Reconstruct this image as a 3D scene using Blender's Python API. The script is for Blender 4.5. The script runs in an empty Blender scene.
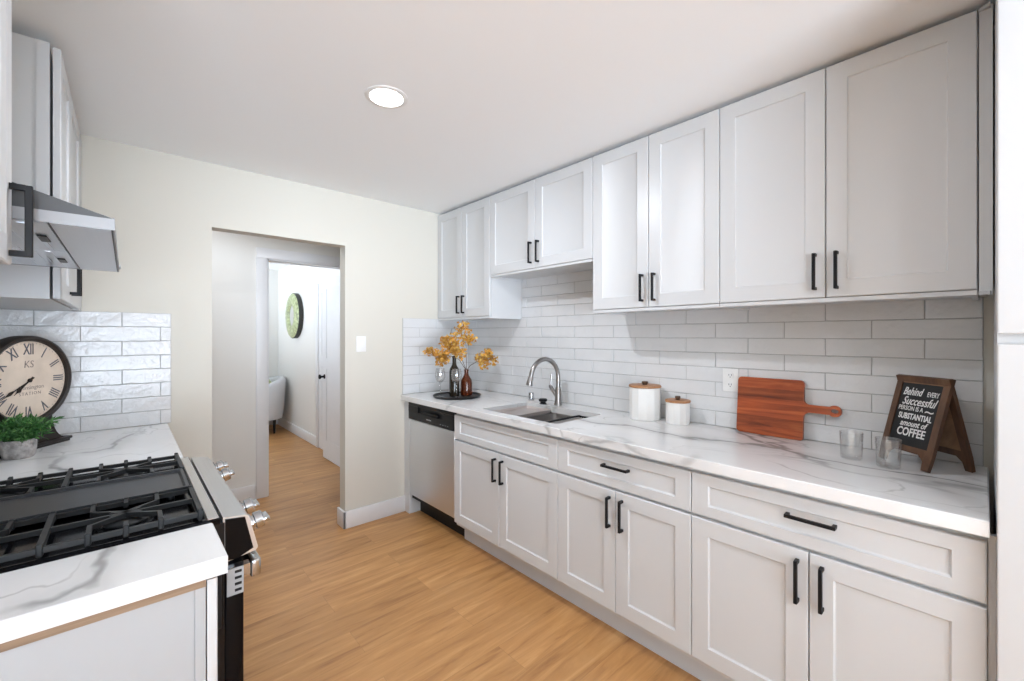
import bpy, bmesh, math, random
from mathutils import Vector, Matrix
random.seed(7)
PI = math.pi
SC = bpy.context.scene
COL = SC.collection

# ------------------------------------------------------------------ camera
F_PX, CAM_H, YAW = 427.0, 1.373, math.atan2(386, 427)
cam_data = bpy.data.cameras.new('camera')
cam_data.sensor_width = 36.0
cam_data.sensor_fit = 'HORIZONTAL'
cam_data.lens = F_PX / 1024 * 36.0
cam_data.shift_y = -5.0 / 1024
cam_data.clip_start = 0.02
cam = bpy.data.objects.new('camera', cam_data)
COL.objects.link(cam)
cam.location = (0, 0, CAM_H)
cam.rotation_euler = (PI / 2, 0, -YAW)
SC.camera = cam

# ------------------------------------------------------------------ world, exposure
SC.view_settings.view_transform = 'Standard'
SC.view_settings.look = 'None'
SC.view_settings.gamma = 1
SC.view_settings.use_curve_mapping = False
SC.view_settings.exposure = -0.86
SC.cycles.max_bounces = 14
SC.cycles.diffuse_bounces = 7
SC.cycles.transmission_bounces = 12
SC.cycles.caustics_refractive = False
SC.cycles.caustics_reflective = False
world = bpy.data.worlds.new('sky_and_ground_glow')
SC.world = world
world.use_nodes = True
wnt = world.node_tree
wb = wnt.nodes['Background']
# dim overcast sky above the horizon, bright glow added below to light the ceiling
wtc = wnt.nodes.new('ShaderNodeTexCoord')
wsx = wnt.nodes.new('ShaderNodeSeparateXYZ')
wrp = wnt.nodes.new('ShaderNodeValToRGB')
wmr = wnt.nodes.new('ShaderNodeMapRange')
wmr.inputs['From Min'].default_value = -0.08
wmr.inputs['From Max'].default_value = 0.08
wnt.links.new(wtc.outputs['Generated'], wsx.inputs['Vector'])
wnt.links.new(wsx.outputs['Z'], wmr.inputs['Value'])
wnt.links.new(wmr.outputs['Result'], wrp.inputs['Fac'])
wrp.color_ramp.elements[0].color = (0.80, 0.915, 1.05, 1)
wrp.color_ramp.elements[1].color = (0.083, 0.095, 0.107, 1)
wnt.links.new(wrp.outputs['Color'], wb.inputs['Color'])
wb.inputs['Strength'].default_value = 46.0

# key dimensions (metres): X to the right along the far wall, Y into the picture
XL, XR, YF, CEIL = -0.46, 2.24, 3.05, 2.386
CT = 0.912          # right counter top
CL = 0.886          # left counter top
XBACK, YBACK, YRET = -3.0, -4.2, 0.6


def area_light(name, loc, rot, sx, sy, energy, color=(1, 1, 1), shape='RECTANGLE', portal=False, spread=PI):
    l = bpy.data.lights.new(name, 'AREA')
    l.shape = shape
    l.size = sx
    l.size_y = sy
    l.energy = energy
    l.color = color
    l.spread = spread
    if portal:
        l.cycles.is_portal = True
    o = bpy.data.objects.new(name, l)
    COL.objects.link(o)
    o.location = loc
    o.rotation_euler = rot
    return o


# sky and added ground glow seen through the windows of the room behind the camera and of the far room
area_light('window_portal_back', (-0.95, YBACK - 0.13, 1.18), (PI / 2, 0, 0), 3.7, 2.24, 1, portal=True)
area_light('window_portal_far_room', (-1.63, 6.05, 1.42), (PI / 2, 0, -PI / 2), 1.7, 1.45, 1, portal=True)

# ------------------------------------------------------------------ materials
MATS = {}


def new_mat(name):
    m = bpy.data.materials.new(name)
    m.use_nodes = True
    nt = m.node_tree
    b = nt.nodes['Principled BSDF']
    MATS[name] = m
    return m, nt, b


def N(nt, t, **kw):
    n = nt.nodes.new(t)
    for k, v in kw.items():
        setattr(n, k, v)
    return n


def mat(name, col, rough=0.5, metal=0.0, spec=0.5, coat=0.0, bump=None, var=None, trans=0.0, ior=1.45, emit=None):
    """bump = (scale, strength, distance); var = (scale, amount)"""
    m, nt, b = new_mat(name)
    b.inputs['Base Color'].default_value = (*col, 1)
    b.inputs['Roughness'].default_value = rough
    b.inputs['Metallic'].default_value = metal
    b.inputs['Specular IOR Level'].default_value = spec
    b.inputs['Coat Weight'].default_value = coat
    b.inputs['Transmission Weight'].default_value = trans
    b.inputs['IOR'].default_value = ior
    tc = N(nt, 'ShaderNodeTexCoord')
    if var:
        n = N(nt, 'ShaderNodeTexNoise')
        n.inputs['Scale'].default_value = var[0]
        n.inputs['Detail'].default_value = 4
        nt.links.new(tc.outputs['Object'], n.inputs['Vector'])
        r = N(nt, 'ShaderNodeMapRange')
        r.inputs['From Min'].default_value = 0.3
        r.inputs['From Max'].default_value = 0.7
        r.inputs['To Min'].default_value = 1 - var[1]
        r.inputs['To Max'].default_value = 1 + var[1]
        nt.links.new(n.outputs['Fac'], r.inputs['Value'])
        mx = N(nt, 'ShaderNodeVectorMath', operation='SCALE')
        mx.inputs[0].default_value = col
        nt.links.new(r.outputs['Result'], mx.inputs['Scale'])
        nt.links.new(mx.outputs['Vector'], b.inputs['Base Color'])
    if bump:
        n = N(nt, 'ShaderNodeTexNoise')
        n.inputs['Scale'].default_value = bump[0]
        n.inputs['Detail'].default_value = 3
        nt.links.new(tc.outputs['Object'], n.inputs['Vector'])
        bp = N(nt, 'ShaderNodeBump')
        bp.inputs['Strength'].default_value = bump[1]
        bp.inputs['Distance'].default_value = bump[2]
        nt.links.new(n.outputs['Fac'], bp.inputs['Height'])
        nt.links.new(bp.outputs['Normal'], b.inputs['Normal'])
    if emit:
        b.inputs['Emission Color'].default_value = (*emit[0], 1)
        b.inputs['Emission Strength'].default_value = emit[1]
    return m


def ramp(nt, stops, interp='LINEAR'):
    r = N(nt, 'ShaderNodeValToRGB')
    r.color_ramp.interpolation = interp
    els = r.color_ramp.elements
    while len(els) > 1:
        els.remove(els[-1])
    els[0].position, els[0].color = stops[0][0], (*stops[0][1], 1)
    for p, c in stops[1:]:
        e = els.new(p)
        e.color = (*c, 1)
    return r


def wood(name, dark, mid, light, axis='X', scale=1.0, rough=0.45, bands=None):
    """grain runs along axis (object coordinates)"""
    m, nt, b = new_mat(name)
    tc = N(nt, 'ShaderNodeTexCoord')
    mp = N(nt, 'ShaderNodeMapping')
    sc = {'X': (1.2, 14, 14), 'Y': (14, 1.2, 14), 'Z': (14, 14, 1.2)}[axis]
    mp.inputs['Scale'].default_value = [s * scale for s in sc]
    nt.links.new(tc.outputs['Object'], mp.inputs['Vector'])
    n = N(nt, 'ShaderNodeTexNoise')
    n.inputs['Scale'].default_value = 1.6
    n.inputs['Detail'].default_value = 6
    n.inputs['Roughness'].default_value = 0.65
    n.inputs['Distortion'].default_value = 0.6
    nt.links.new(mp.outputs['Vector'], n.inputs['Vector'])
    r = ramp(nt, [(0.30, dark), (0.5, mid), (0.70, light)])
    nt.links.new(n.outputs['Fac'], r.inputs['Fac'])
    out = r.outputs['Color']
    if bands:
        # glued strips: each strip its own tone; bands = (axis index, width)
        sx = N(nt, 'ShaderNodeSeparateXYZ')
        nt.links.new(tc.outputs['Object'], sx.inputs['Vector'])
        d = N(nt, 'ShaderNodeMath', operation='DIVIDE')
        d.inputs[1].default_value = bands[1]
        nt.links.new(sx.outputs[bands[0]], d.inputs[0])
        fl = N(nt, 'ShaderNodeMath', operation='FLOOR')
        nt.links.new(d.outputs[0], fl.inputs[0])
        wn = N(nt, 'ShaderNodeTexWhiteNoise', noise_dimensions='1D')
        nt.links.new(fl.outputs[0], wn.inputs['W'])
        mr = N(nt, 'ShaderNodeMapRange')
        mr.inputs['To Min'].default_value = 0.72
        mr.inputs['To Max'].default_value = 1.3
        nt.links.new(wn.outputs['Value'], mr.inputs['Value'])
        vm = N(nt, 'ShaderNodeVectorMath', operation='SCALE')
        nt.links.new(out, vm.inputs[0])
        nt.links.new(mr.outputs['Result'], vm.inputs['Scale'])
        out = vm.outputs['Vector']
    nt.links.new(out, b.inputs['Base Color'])
    b.inputs['Roughness'].default_value = rough
    return m


def marble(name):
    m, nt, b = new_mat(name)
    tc = N(nt, 'ShaderNodeTexCoord')
    mp = N(nt, 'ShaderNodeMapping')
    mp.inputs['Rotation'].default_value = (0.2, 0.1, 0.75)
    mp.inputs['Scale'].default_value = (1.0, 0.55, 1.0)
    nt.links.new(tc.outputs['Object'], mp.inputs['Vector'])
    # warp
    w = N(nt, 'ShaderNodeTexNoise')
    w.inputs['Scale'].default_value = 2.2
    w.inputs['Detail'].default_value = 5
    nt.links.new(mp.outputs['Vector'], w.inputs['Vector'])
    sub = N(nt, 'ShaderNodeVectorMath', operation='SUBTRACT')
    sub.inputs[1].default_value = (0.5, 0.5, 0.5)
    nt.links.new(w.outputs['Color'], sub.inputs[0])
    scl = N(nt, 'ShaderNodeVectorMath', operation='SCALE')
    scl.inputs['Scale'].default_value = 0.55
    nt.links.new(sub.outputs['Vector'], scl.inputs[0])
    add = N(nt, 'ShaderNodeVectorMath', operation='ADD')
    nt.links.new(mp.outputs['Vector'], add.inputs[0])
    nt.links.new(scl.outputs['Vector'], add.inputs[1])

    def vein(scale, width, off):
        v = N(nt, 'ShaderNodeTexVoronoi', feature='DISTANCE_TO_EDGE')
        v.inputs['Scale'].default_value = scale
        o = N(nt, 'ShaderNodeVectorMath', operation='ADD')
        o.inputs[1].default_value = off
        nt.links.new(add.outputs['Vector'], o.inputs[0])
        nt.links.new(o.outputs['Vector'], v.inputs['Vector'])
        r = N(nt, 'ShaderNodeMapRange', interpolation_type='SMOOTHSTEP')
        r.inputs['From Min'].default_value = 0
        r.inputs['From Max'].default_value = width
        r.inputs['To Min'].default_value = 1
        r.inputs['To Max'].default_value = 0
        nt.links.new(v.outputs['Distance'], r.inputs['Value'])
        msk = N(nt, 'ShaderNodeTexNoise')
        msk.inputs['Scale'].default_value = scale * 1.3
        msk.inputs['Detail'].default_value = 3
        nt.links.new(o.outputs['Vector'], msk.inputs['Vector'])
        mr = N(nt, 'ShaderNodeMapRange')
        mr.inputs['From Min'].default_value = 0.42
        mr.inputs['From Max'].default_value = 0.62
        nt.links.new(msk.outputs['Fac'], mr.inputs['Value'])
        mu = N(nt, 'ShaderNodeMath', operation='MULTIPLY')
        nt.links.new(r.outputs['Result'], mu.inputs[0])
        nt.links.new(mr.outputs['Result'], mu.inputs[1])
        return mu.outputs[0]
    v1 = vein(1.9, 0.042, (3.1, 1.7, 0.3))
    v3 = vein(1.9, 0.15, (3.1, 1.7, 0.3))
    v3s = N(nt, 'ShaderNodeMath', operation='MULTIPLY')
    v3s.inputs[1].default_value = 0.32
    nt.links.new(v3, v3s.inputs[0])
    v2 = vein(4.2, 0.030, (0.4, 5.2, 1.1))
    v2s = N(nt, 'ShaderNodeMath', operation='MULTIPLY')
    v2s.inputs[1].default_value = 0.45
    nt.links.new(v2, v2s.inputs[0])
    mxv = N(nt, 'ShaderNodeMath', operation='MAXIMUM')
    nt.links.new(v1, mxv.inputs[0])
    nt.links.new(v2s.outputs[0], mxv.inputs[1])
    mx3 = N(nt, 'ShaderNodeMath', operation='MAXIMUM')
    nt.links.new(mxv.outputs[0], mx3.inputs[0])
    nt.links.new(v3s.outputs[0], mx3.inputs[1])
    mxv = mx3
    cl = N(nt, 'ShaderNodeTexNoise')
    cl.inputs['Scale'].default_value = 3
    cl.inputs['Detail'].default_value = 6
    nt.links.new(add.outputs['Vector'], cl.inputs['Vector'])
    base = ramp(nt, [(0.3, (0.68, 0.68, 0.68)), (0.62, (0.76, 0.76, 0.76))])
    nt.links.new(cl.outputs['Fac'], base.inputs['Fac'])
    mix = N(nt, 'ShaderNodeMix', data_type='RGBA')
    sc2 = N(nt, 'ShaderNodeMath', operation='MULTIPLY')
    sc2.inputs[1].default_value = 0.85
    nt.links.new(mxv.outputs[0], sc2.inputs[0])
    nt.links.new(sc2.outputs[0], mix.inputs[0])
    nt.links.new(base.outputs['Color'], mix.inputs[6])
    mix.inputs[7].default_value = (0.20, 0.198, 0.194, 1)
    nt.links.new(mix.outputs[2], b.inputs['Base Color'])
    b.inputs['Roughness'].default_value = 0.22
    return m


def floor_mat():
    m, nt, b = new_mat('oak_planks')
    tc = N(nt, 'ShaderNodeTexCoord')
    br = N(nt, 'ShaderNodeTexBrick')
    br.offset = 0.37
    br.offset_frequency = 2
    br.inputs['Color1'].default_value = (0, 0, 0, 1)
    br.inputs['Color2'].default_value = (1, 1, 1, 1)
    br.inputs['Mortar'].default_value = (0.5, 0.5, 0.5, 1)
    br.inputs['Scale'].default_value = 1
    br.inputs['Mortar Size'].default_value = 0.0009
    br.inputs['Mortar Smooth'].default_value = 0.1
    br.inputs['Brick Width'].default_value = 1.22
    br.inputs['Row Height'].default_value = 0.18
    nt.links.new(tc.outputs['Object'], br.inputs['Vector'])
    # grain, shifted per plank
    offs = N(nt, 'ShaderNodeVectorMath', operation='SCALE')
    offs.inputs['Scale'].default_value = 13.0
    nt.links.new(br.outputs['Color'], offs.inputs[0])
    ad = N(nt, 'ShaderNodeVectorMath', operation='ADD')
    nt.links.new(tc.outputs['Object'], ad.inputs[0])
    nt.links.new(offs.outputs['Vector'], ad.inputs[1])
    mp = N(nt, 'ShaderNodeMapping')
    mp.inputs['Scale'].default_value = (0.9, 9.0, 1)
    nt.links.new(ad.outputs['Vector'], mp.inputs['Vector'])
    n1 = N(nt, 'ShaderNodeTexNoise')
    n1.inputs['Scale'].default_value = 2.4
    n1.inputs['Detail'].default_value = 7
    n1.inputs['Roughness'].default_value = 0.62
    n1.inputs['Distortion'].default_value = 0.7
    nt.links.new(mp.outputs['Vector'], n1.inputs['Vector'])
    r = ramp(nt, [(0.28, (0.29, 0.128, 0.044)), (0.43, (0.425, 0.210, 0.074)), (0.58, (0.505, 0.262, 0.098)), (0.74, (0.60, 0.34, 0.145))])
    nt.links.new(n1.outputs['Fac'], r.inputs['Fac'])
    # plank tone
    mr = N(nt, 'ShaderNodeMapRange')
    mr.inputs['To Min'].default_value = 0.93
    mr.inputs['To Max'].default_value = 1.07
    nt.links.new(br.outputs['Color'], mr.inputs['Value'])
    sc = N(nt, 'ShaderNodeVectorMath', operation='SCALE')
    nt.links.new(r.outputs['Color'], sc.inputs[0])
    nt.links.new(mr.outputs['Result'], sc.inputs['Scale'])
    mix = N(nt, 'ShaderNodeMix', data_type='RGBA')
    ms = N(nt, 'ShaderNodeMath', operation='MULTIPLY')
    ms.inputs[1].default_value = 0.35
    nt.links.new(br.outputs['Fac'], ms.inputs[0])
    nt.links.new(ms.outputs[0], mix.inputs[0])
    nt.links.new(sc.outputs['Vector'], mix.inputs[6])
    mix.inputs[7].default_value = (0.12, 0.065, 0.03, 1)
    nt.links.new(mix.outputs[2], b.inputs['Base Color'])
    b.inputs['Roughness'].default_value = 0.42
    bp = N(nt, 'ShaderNodeBump')
    bp.inputs['Strength'].default_value = 0.08
    bp.inputs['Distance'].default_value = 0.002
    nt.links.new(n1.outputs['Fac'], bp.inputs['Height'])
    nt.links.new(bp.outputs['Normal'], b.inputs['Normal'])
    return m


def brushed(name, col, rough, axis='Y', strength=0.08):
    m, nt, b = new_mat(name)
    b.inputs['Base Color'].default_value = (*col, 1)
    b.inputs['Metallic'].default_value = 1.0
    tc = N(nt, 'ShaderNodeTexCoord')
    mp = N(nt, 'ShaderNodeMapping')
    mp.inputs['Scale'].default_value = {'X': (2, 300, 300), 'Y': (300, 2, 300), 'Z': (300, 300, 2)}[axis]
    nt.links.new(tc.outputs['Object'], mp.inputs['Vector'])
    n = N(nt, 'ShaderNodeTexNoise')
    n.inputs['Scale'].default_value = 1
    n.inputs['Detail'].default_value = 2
    nt.links.new(mp.outputs['Vector'], n.inputs['Vector'])
    r = N(nt, 'ShaderNodeMapRange')
    r.inputs['To Min'].default_value = rough - 0.07
    r.inputs['To Max'].default_value = rough + 0.07
    nt.links.new(n.outputs['Fac'], r.inputs['Value'])
    nt.links.new(r.outputs['Result'], b.inputs['Roughness'])
    bp = N(nt, 'ShaderNodeBump')
    bp.inputs['Strength'].default_value = strength
    bp.inputs['Distance'].default_value = 0.0005
    nt.links.new(n.outputs['Fac'], bp.inputs['Height'])
    nt.links.new(bp.outputs['Normal'], b.inputs['Normal'])
    return m


CAB = mat('cabinet_white', (0.585, 0.595, 0.605), 0.33, bump=(60, 0.03, 0.001))
CABIN = mat('cabinet_underside', (0.6, 0.6, 0.6), 0.5, var=(4, 0.03))
TOE = mat('toe_kick_paint', (0.56, 0.58, 0.61), 0.5, var=(4, 0.03))
WALLP = mat('wall_paint_cream', (0.635, 0.61, 0.545), 0.75, bump=(180, 0.08, 0.001))
HALLP = mat('wall_paint_pale', (0.70, 0.69, 0.66), 0.75, bump=(180, 0.08, 0.001))
CEILP = mat('ceiling_paint', (0.90, 0.92, 0.935), 0.8, bump=(160, 0.10, 0.001))
TRIM = mat('trim_white', (0.70, 0.70, 0.71), 0.4, var=(5, 0.02))
TILE = mat('gloss_white_tile', (0.66, 0.665, 0.67), 0.12, spec=0.4, bump=(38, 0.75, 0.004), var=(6, 0.03))
GROUT = mat('grout', (0.40, 0.40, 0.40), 0.9, var=(40, 0.08))
MARB = marble('veined_quartz')
FLOOR = floor_mat()
HANDLE = mat('black_metal', (0.009, 0.009, 0.010), 0.45, spec=0.25, bump=(300, 0.03, 0.001))
STEEL = brushed('brushed_steel', (0.56, 0.57, 0.585), 0.36, 'Y')
STEELV = brushed('dishwasher_steel', (0.72, 0.74, 0.77), 0.46, 'Y')
STEELX = brushed('range_steel', (0.58, 0.565, 0.55), 0.32, 'Y')
SINKST = brushed('sink_steel', (0.50, 0.48, 0.47), 0.34, 'X')
NICKEL = mat('brushed_nickel', (0.31, 0.295, 0.285), 0.30, metal=1.0, bump=(200, 0.03, 0.0005))
CHROME = mat('chrome', (0.50, 0.51, 0.53), 0.16, metal=1.0, var=(20, 0.02))
BLACKG = mat('black_gloss', (0.004, 0.004, 0.005), 0.12, spec=0.16, bump=(20, 0.02, 0.001))
BLACKE = mat('black_enamel', (0.007, 0.007, 0.008), 0.22, spec=0.3, bump=(60, 0.04, 0.001))
IRON = mat('cast_iron', (0.020, 0.021, 0.022), 0.45, spec=0.35, bump=(220, 0.25, 0.001))
GRID = mat('griddle_iron', (0.028, 0.030, 0.033), 0.38, spec=0.4, bump=(160, 0.15, 0.001))
PLASTB = mat('black_plastic', (0.008, 0.008, 0.009), 0.4, spec=0.3, bump=(120, 0.05, 0.001))
GREYP = mat('grey_plastic', (0.42, 0.43, 0.44), 0.45, var=(30, 0.05))
WHITEP = mat('white_plastic', (0.80, 0.80, 0.79), 0.35, var=(30, 0.02))
RAWWOOD = wood('raw_plywood_edge', (0.14, 0.085, 0.05), (0.23, 0.15, 0.09), (0.31, 0.215, 0.14), 'X', 1.5)
ACACIA = wood('reddish_board_wood', (0.13, 0.024, 0.008), (0.31, 0.064, 0.018), (0.45, 0.125, 0.038), 'Y', 1.3, 0.38, bands=(2, 0.043))
LIDW = wood('lid_wood', (0.26, 0.11, 0.045), (0.40, 0.19, 0.085), (0.50, 0.27, 0.13), 'X', 1.5, 0.45)
SIGNW = wood('walnut_stained_frame', (0.045, 0.018, 0.008), (0.092, 0.041, 0.018), (0.14, 0.066, 0.030), 'Z', 1.2, 0.5)
SIGNB = wood('sign_back_board', (0.16, 0.085, 0.04), (0.23, 0.125, 0.062), (0.30, 0.17, 0.09), 'X', 1.0, 0.6)
CHALK = mat('chalkboard', (0.012, 0.013, 0.014), 0.7, var=(30, 0.2))
CHALKW = mat('chalk_white', (0.74, 0.74, 0.74), 0.9, var=(200, 0.15))
CERAM = mat('ceramic_white', (0.76, 0.75, 0.73), 0.35, var=(8, 0.03))
def thin_glass(name, tint, rough=0.02):
    m, nt, b = new_mat(name)
    out = nt.nodes['Material Output']
    tr = N(nt, 'ShaderNodeBsdfTransparent')
    tr.inputs['Color'].default_value = (*tint, 1)
    gl = N(nt, 'ShaderNodeBsdfGlossy')
    gl.inputs['Roughness'].default_value = rough
    lw = N(nt, 'ShaderNodeLayerWeight')
    lw.inputs['Blend'].default_value = 0.5
    pw = N(nt, 'ShaderNodeMath', operation='POWER')
    pw.inputs[1].default_value = 3.0
    nt.links.new(lw.outputs['Facing'], pw.inputs[0])
    fr = N(nt, 'ShaderNodeMapRange')
    fr.inputs['To Min'].default_value = 0.14
    fr.inputs['To Max'].default_value = 0.6
    nt.links.new(pw.outputs[0], fr.inputs['Value'])
    tc = N(nt, 'ShaderNodeTexCoord')
    n = N(nt, 'ShaderNodeTexNoise')
    n.inputs['Scale'].default_value = 14
    nt.links.new(tc.outputs['Object'], n.inputs['Vector'])
    bp = N(nt, 'ShaderNodeBump')
    bp.inputs['Strength'].default_value = 0.05
    bp.inputs['Distance'].default_value = 0.002
    nt.links.new(n.outputs['Fac'], bp.inputs['Height'])
    nt.links.new(bp.outputs['Normal'], gl.inputs['Normal'])
    mx = N(nt, 'ShaderNodeMixShader')
    nt.links.new(fr.outputs['Result'], mx.inputs[0])
    nt.links.new(tr.outputs[0], mx.inputs[1])
    nt.links.new(gl.outputs[0], mx.inputs[2])
    nt.links.new(mx.outputs[0], out.inputs['Surface'])
    return m


GLASS = thin_glass('clear_glass', (0.985, 0.988, 0.988))
AMBER = mat('amber_glass', (0.17, 0.035, 0.010), 0.06, trans=0.5, ior=1.45, bump=(30, 0.03, 0.001))
DARKGL = mat('dark_bottle_glass', (0.02, 0.014, 0.008), 0.08, bump=(30, 0.02, 0.001))
STEMW = mat('twig_brown', (0.11, 0.06, 0.03), 0.8, var=(60, 0.2))
PETAL = mat('golden_leaf', (0.55, 0.26, 0.035), 0.6, var=(18, 0.40))
PETAL2 = mat('golden_leaf_pale', (0.62, 0.37, 0.08), 0.6, var=(18, 0.35))
LEAF = mat('green_leaf', (0.045, 0.145, 0.035), 0.5, var=(35, 0.5))
LEAF2 = mat('green_leaf_light', (0.11, 0.26, 0.07), 0.5, var=(35, 0.4))
CONC = mat('concrete_pot', (0.36, 0.34, 0.33), 0.9, bump=(70, 0.8, 0.006), var=(45, 0.35))
SOIL = mat('soil', (0.03, 0.02, 0.014), 0.95, bump=(90, 0.6, 0.004))
CLOCKB = mat('clock_dark_wood', (0.018, 0.013, 0.011), 0.4, var=(25, 0.3), bump=(60, 0.08, 0.001))
DIAL = mat('clock_dial_cream', (0.66, 0.55, 0.45), 0.6, var=(14, 0.09))
INK = mat('clock_ink', (0.10, 0.10, 0.12), 0.7, var=(80, 0.3))
INKF = mat('clock_ink_faded', (0.28, 0.23, 0.21), 0.8, var=(80, 0.3))
FABRIC = mat('chair_fabric', (0.62, 0.62, 0.64), 0.9, bump=(300, 0.3, 0.001))
CUSH = mat('cushion_green', (0.46, 0.50, 0.30), 0.9, bump=(200, 0.3, 0.002), var=(20, 0.15))
MIRF = mat('mirror_frame_green', (0.35, 0.39, 0.21), 0.35, var=(30, 0.45), bump=(60, 0.3, 0.004))
MIRG = mat('mirror_glass', (0.85, 0.87, 0.87), 0.03, metal=1.0, var=(3, 0.01))
MIRB = mat('mirror_back_dark', (0.03, 0.03, 0.025), 0.5, var=(30, 0.2))
LAMP = mat('lamp_diffuser', (0.9, 0.9, 0.9), 0.5, var=(3, 0.01), emit=((0.98, 0.98, 1.0), 20.0))
FILT = brushed('hood_filter_steel', (0.60, 0.63, 0.68), 0.30, 'Y', 0.2)


# ------------------------------------------------------------------ mesh helpers
class MB:
    def __init__(s):
        s.bm = bmesh.new()
        s.mi = 0

    def _tag(s, faces):
        for f in faces:
            f.material_index = s.mi

    def box(s, x0, x1, y0, y1, z0, z1, bev=0.0, seg=2, M=None):
        x0, x1 = sorted((x0, x1)); y0, y1 = sorted((y0, y1)); z0, z1 = sorted((z0, z1))
        before = set(s.bm.faces) if bev else None
        vs = [s.bm.verts.new((x, y, z)) for x in (x0, x1) for y in (y0, y1) for z in (z0, z1)]
        idx = [(0, 1, 3, 2), (4, 6, 7, 5), (0, 4, 5, 1), (2, 3, 7, 6), (0, 2, 6, 4), (1, 5, 7, 3)]
        fs = [s.bm.faces.new([vs[i] for i in q]) for q in idx]
        if bev:
            es = {e for f in fs for e in f.edges}
            r = bmesh.ops.bevel(s.bm, geom=list(es), offset=bev, segments=seg, affect='EDGES', profile=0.5)
            fs = [f for f in s.bm.faces if f not in before]
            vs = list({v for f in fs for v in f.verts})
        s._tag(fs)
        if M is not None:
            for v in vs:
                v.co = M @ v.co
        return vs

    def rings(s, rs, cap0=True, cap1=True, closed=False):
        """rs: list of lists of points, bridged in order"""
        R = [[s.bm.verts.new(p) for p in r] for r in rs]
        n = len(R[0])
        fs = []
        pairs = list(zip(R[:-1], R[1:]))
        if closed:
            pairs.append((R[-1], R[0]))
        for a, b in pairs:
            for i in range(n):
                fs.append(s.bm.faces.new([a[i], a[(i + 1) % n], b[(i + 1) % n], b[i]]))
        if cap0 and not closed:
            fs.append(s.bm.faces.new(list(reversed(R[0]))))
        if cap1 and not closed:
            fs.append(s.bm.faces.new(R[-1]))
        s._tag(fs)
        return R

    def lathe(s, prof, c, n=32, M=None, cap0=True, cap1=True, rot=0.0):
        """prof: [(r, z)] revolved round Z through c"""
        rs = []
        for r, z in prof:
            r = max(r, 1e-4)
            pts = [Vector((r * math.cos(rot + 2 * PI * i / n), r * math.sin(rot + 2 * PI * i / n), z)) for i in range(n)]
            if M is not None:
                pts = [M @ p for p in pts]
            rs.append([p + Vector(c) for p in pts])
        s.rings(rs, cap0, cap1)

    def tube(s, pts, r, n=10, cap=True):
        pts = [Vector(p) for p in pts]
        rad = r if isinstance(r, (list, tuple)) else [r] * len(pts)
        rs = []
        up = None
        for i, p in enumerate(pts):
            t = (pts[min(i + 1, len(pts) - 1)] - pts[max(i - 1, 0)]).normalized()
            if up is None:
                up = Vector((0, 0, 1)) if abs(t.z) < 0.9 else Vector((1, 0, 0))
            u = (up - t * up.dot(t)).normalized()
            up = u
            w = t.cross(u)
            rs.append([p + (u * math.cos(2 * PI * k / n) + w * math.sin(2 * PI * k / n)) * rad[i] for k in range(n)])
        s.rings(rs, cap, cap)

    def bar(s, a, b, w, h, up=(0, 0, 1)):
        """square bar from a to b"""
        a, b, up = Vector(a), Vector(b), Vector(up)
        t = (b - a).normalized()
        sd = t.cross(up)
        if sd.length < 1e-4:
            sd = t.cross(Vector((1, 0, 0)))
        sd.normalize()
        u = sd.cross(t).normalized()
        q = [sd * w / 2 + u * h / 2, -sd * w / 2 + u * h / 2, -sd * w / 2 - u * h / 2, sd * w / 2 - u * h / 2]
        s.rings([[a + k for k in q], [b + k for k in q]])

    def prism(s, poly, axis, a, b, M=None):
        """poly in the two other axes, extruded along axis from a to b"""
        def P(u, v, t):
            p = {'X': (t, u, v), 'Y': (u, t, v), 'Z': (u, v, t)}[axis]
            p = Vector(p)
            return M @ p if M is not None else p
        s.rings([[P(u, v, a) for u, v in poly], [P(u, v, b) for u, v in poly]])

    def xform(s, M):
        bmesh.ops.transform(s.bm, matrix=M, verts=s.bm.verts)

    def build(s, name, m, parent=None, angle=35, fix=True):
        bm = s.bm
        if fix:
            bmesh.ops.recalc_face_normals(bm, faces=bm.faces)
        if parent is not None:
            root = parent
            while root.parent is not None:
                root = root.parent
            off = Vector(root.location)
            for v in bm.verts:
                v.co -= off
        me = bpy.data.meshes.new(name)
        bm.to_mesh(me)
        bm.free()
        for mm in (m if isinstance(m, (list, tuple)) else [m]):
            me.materials.append(mm)
        for p in me.polygons:
            p.use_smooth = True
        me.set_sharp_from_angle(angle=math.radians(angle))
        o = bpy.data.objects.new(name, me)
        COL.objects.link(o)
        if parent is not None:
            o.parent = parent
        return o


def thing(name, label, cat, loc=(0, 0, 0), group=None):
    o = bpy.data.objects.new(name, None)
    o.empty_display_size = 0.05
    COL.objects.link(o)
    o.location = loc
    o['label'] = label
    o['category'] = cat
    if group:
        o['group'] = group
    return o


def tag(o, label, cat, group=None):
    o['label'] = label
    o['category'] = cat
    if group:
        o['group'] = group
    return o


def center_origin(o):
    """single-mesh thing: move its origin to the base of its mesh"""
    me = o.data
    xs = [v.co for v in me.vertices]
    c = Vector((sum(v.x for v in xs) / len(xs), sum(v.y for v in xs) / len(xs), min(v.z for v in xs)))
    for v in me.vertices:
        v.co -= c
    o.location = c
    return o


def struct(o):
    o['kind'] = 'structure'
    return o


def copy_tree(o, loc, label, parent=None):
    c = o.copy()
    COL.objects.link(c)
    if parent is None:
        c.location = loc
        c['label'] = label
    else:
        c.parent = parent
    for ch in list(o.children):
        copy_tree(ch, None, None, c)
    return c


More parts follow.
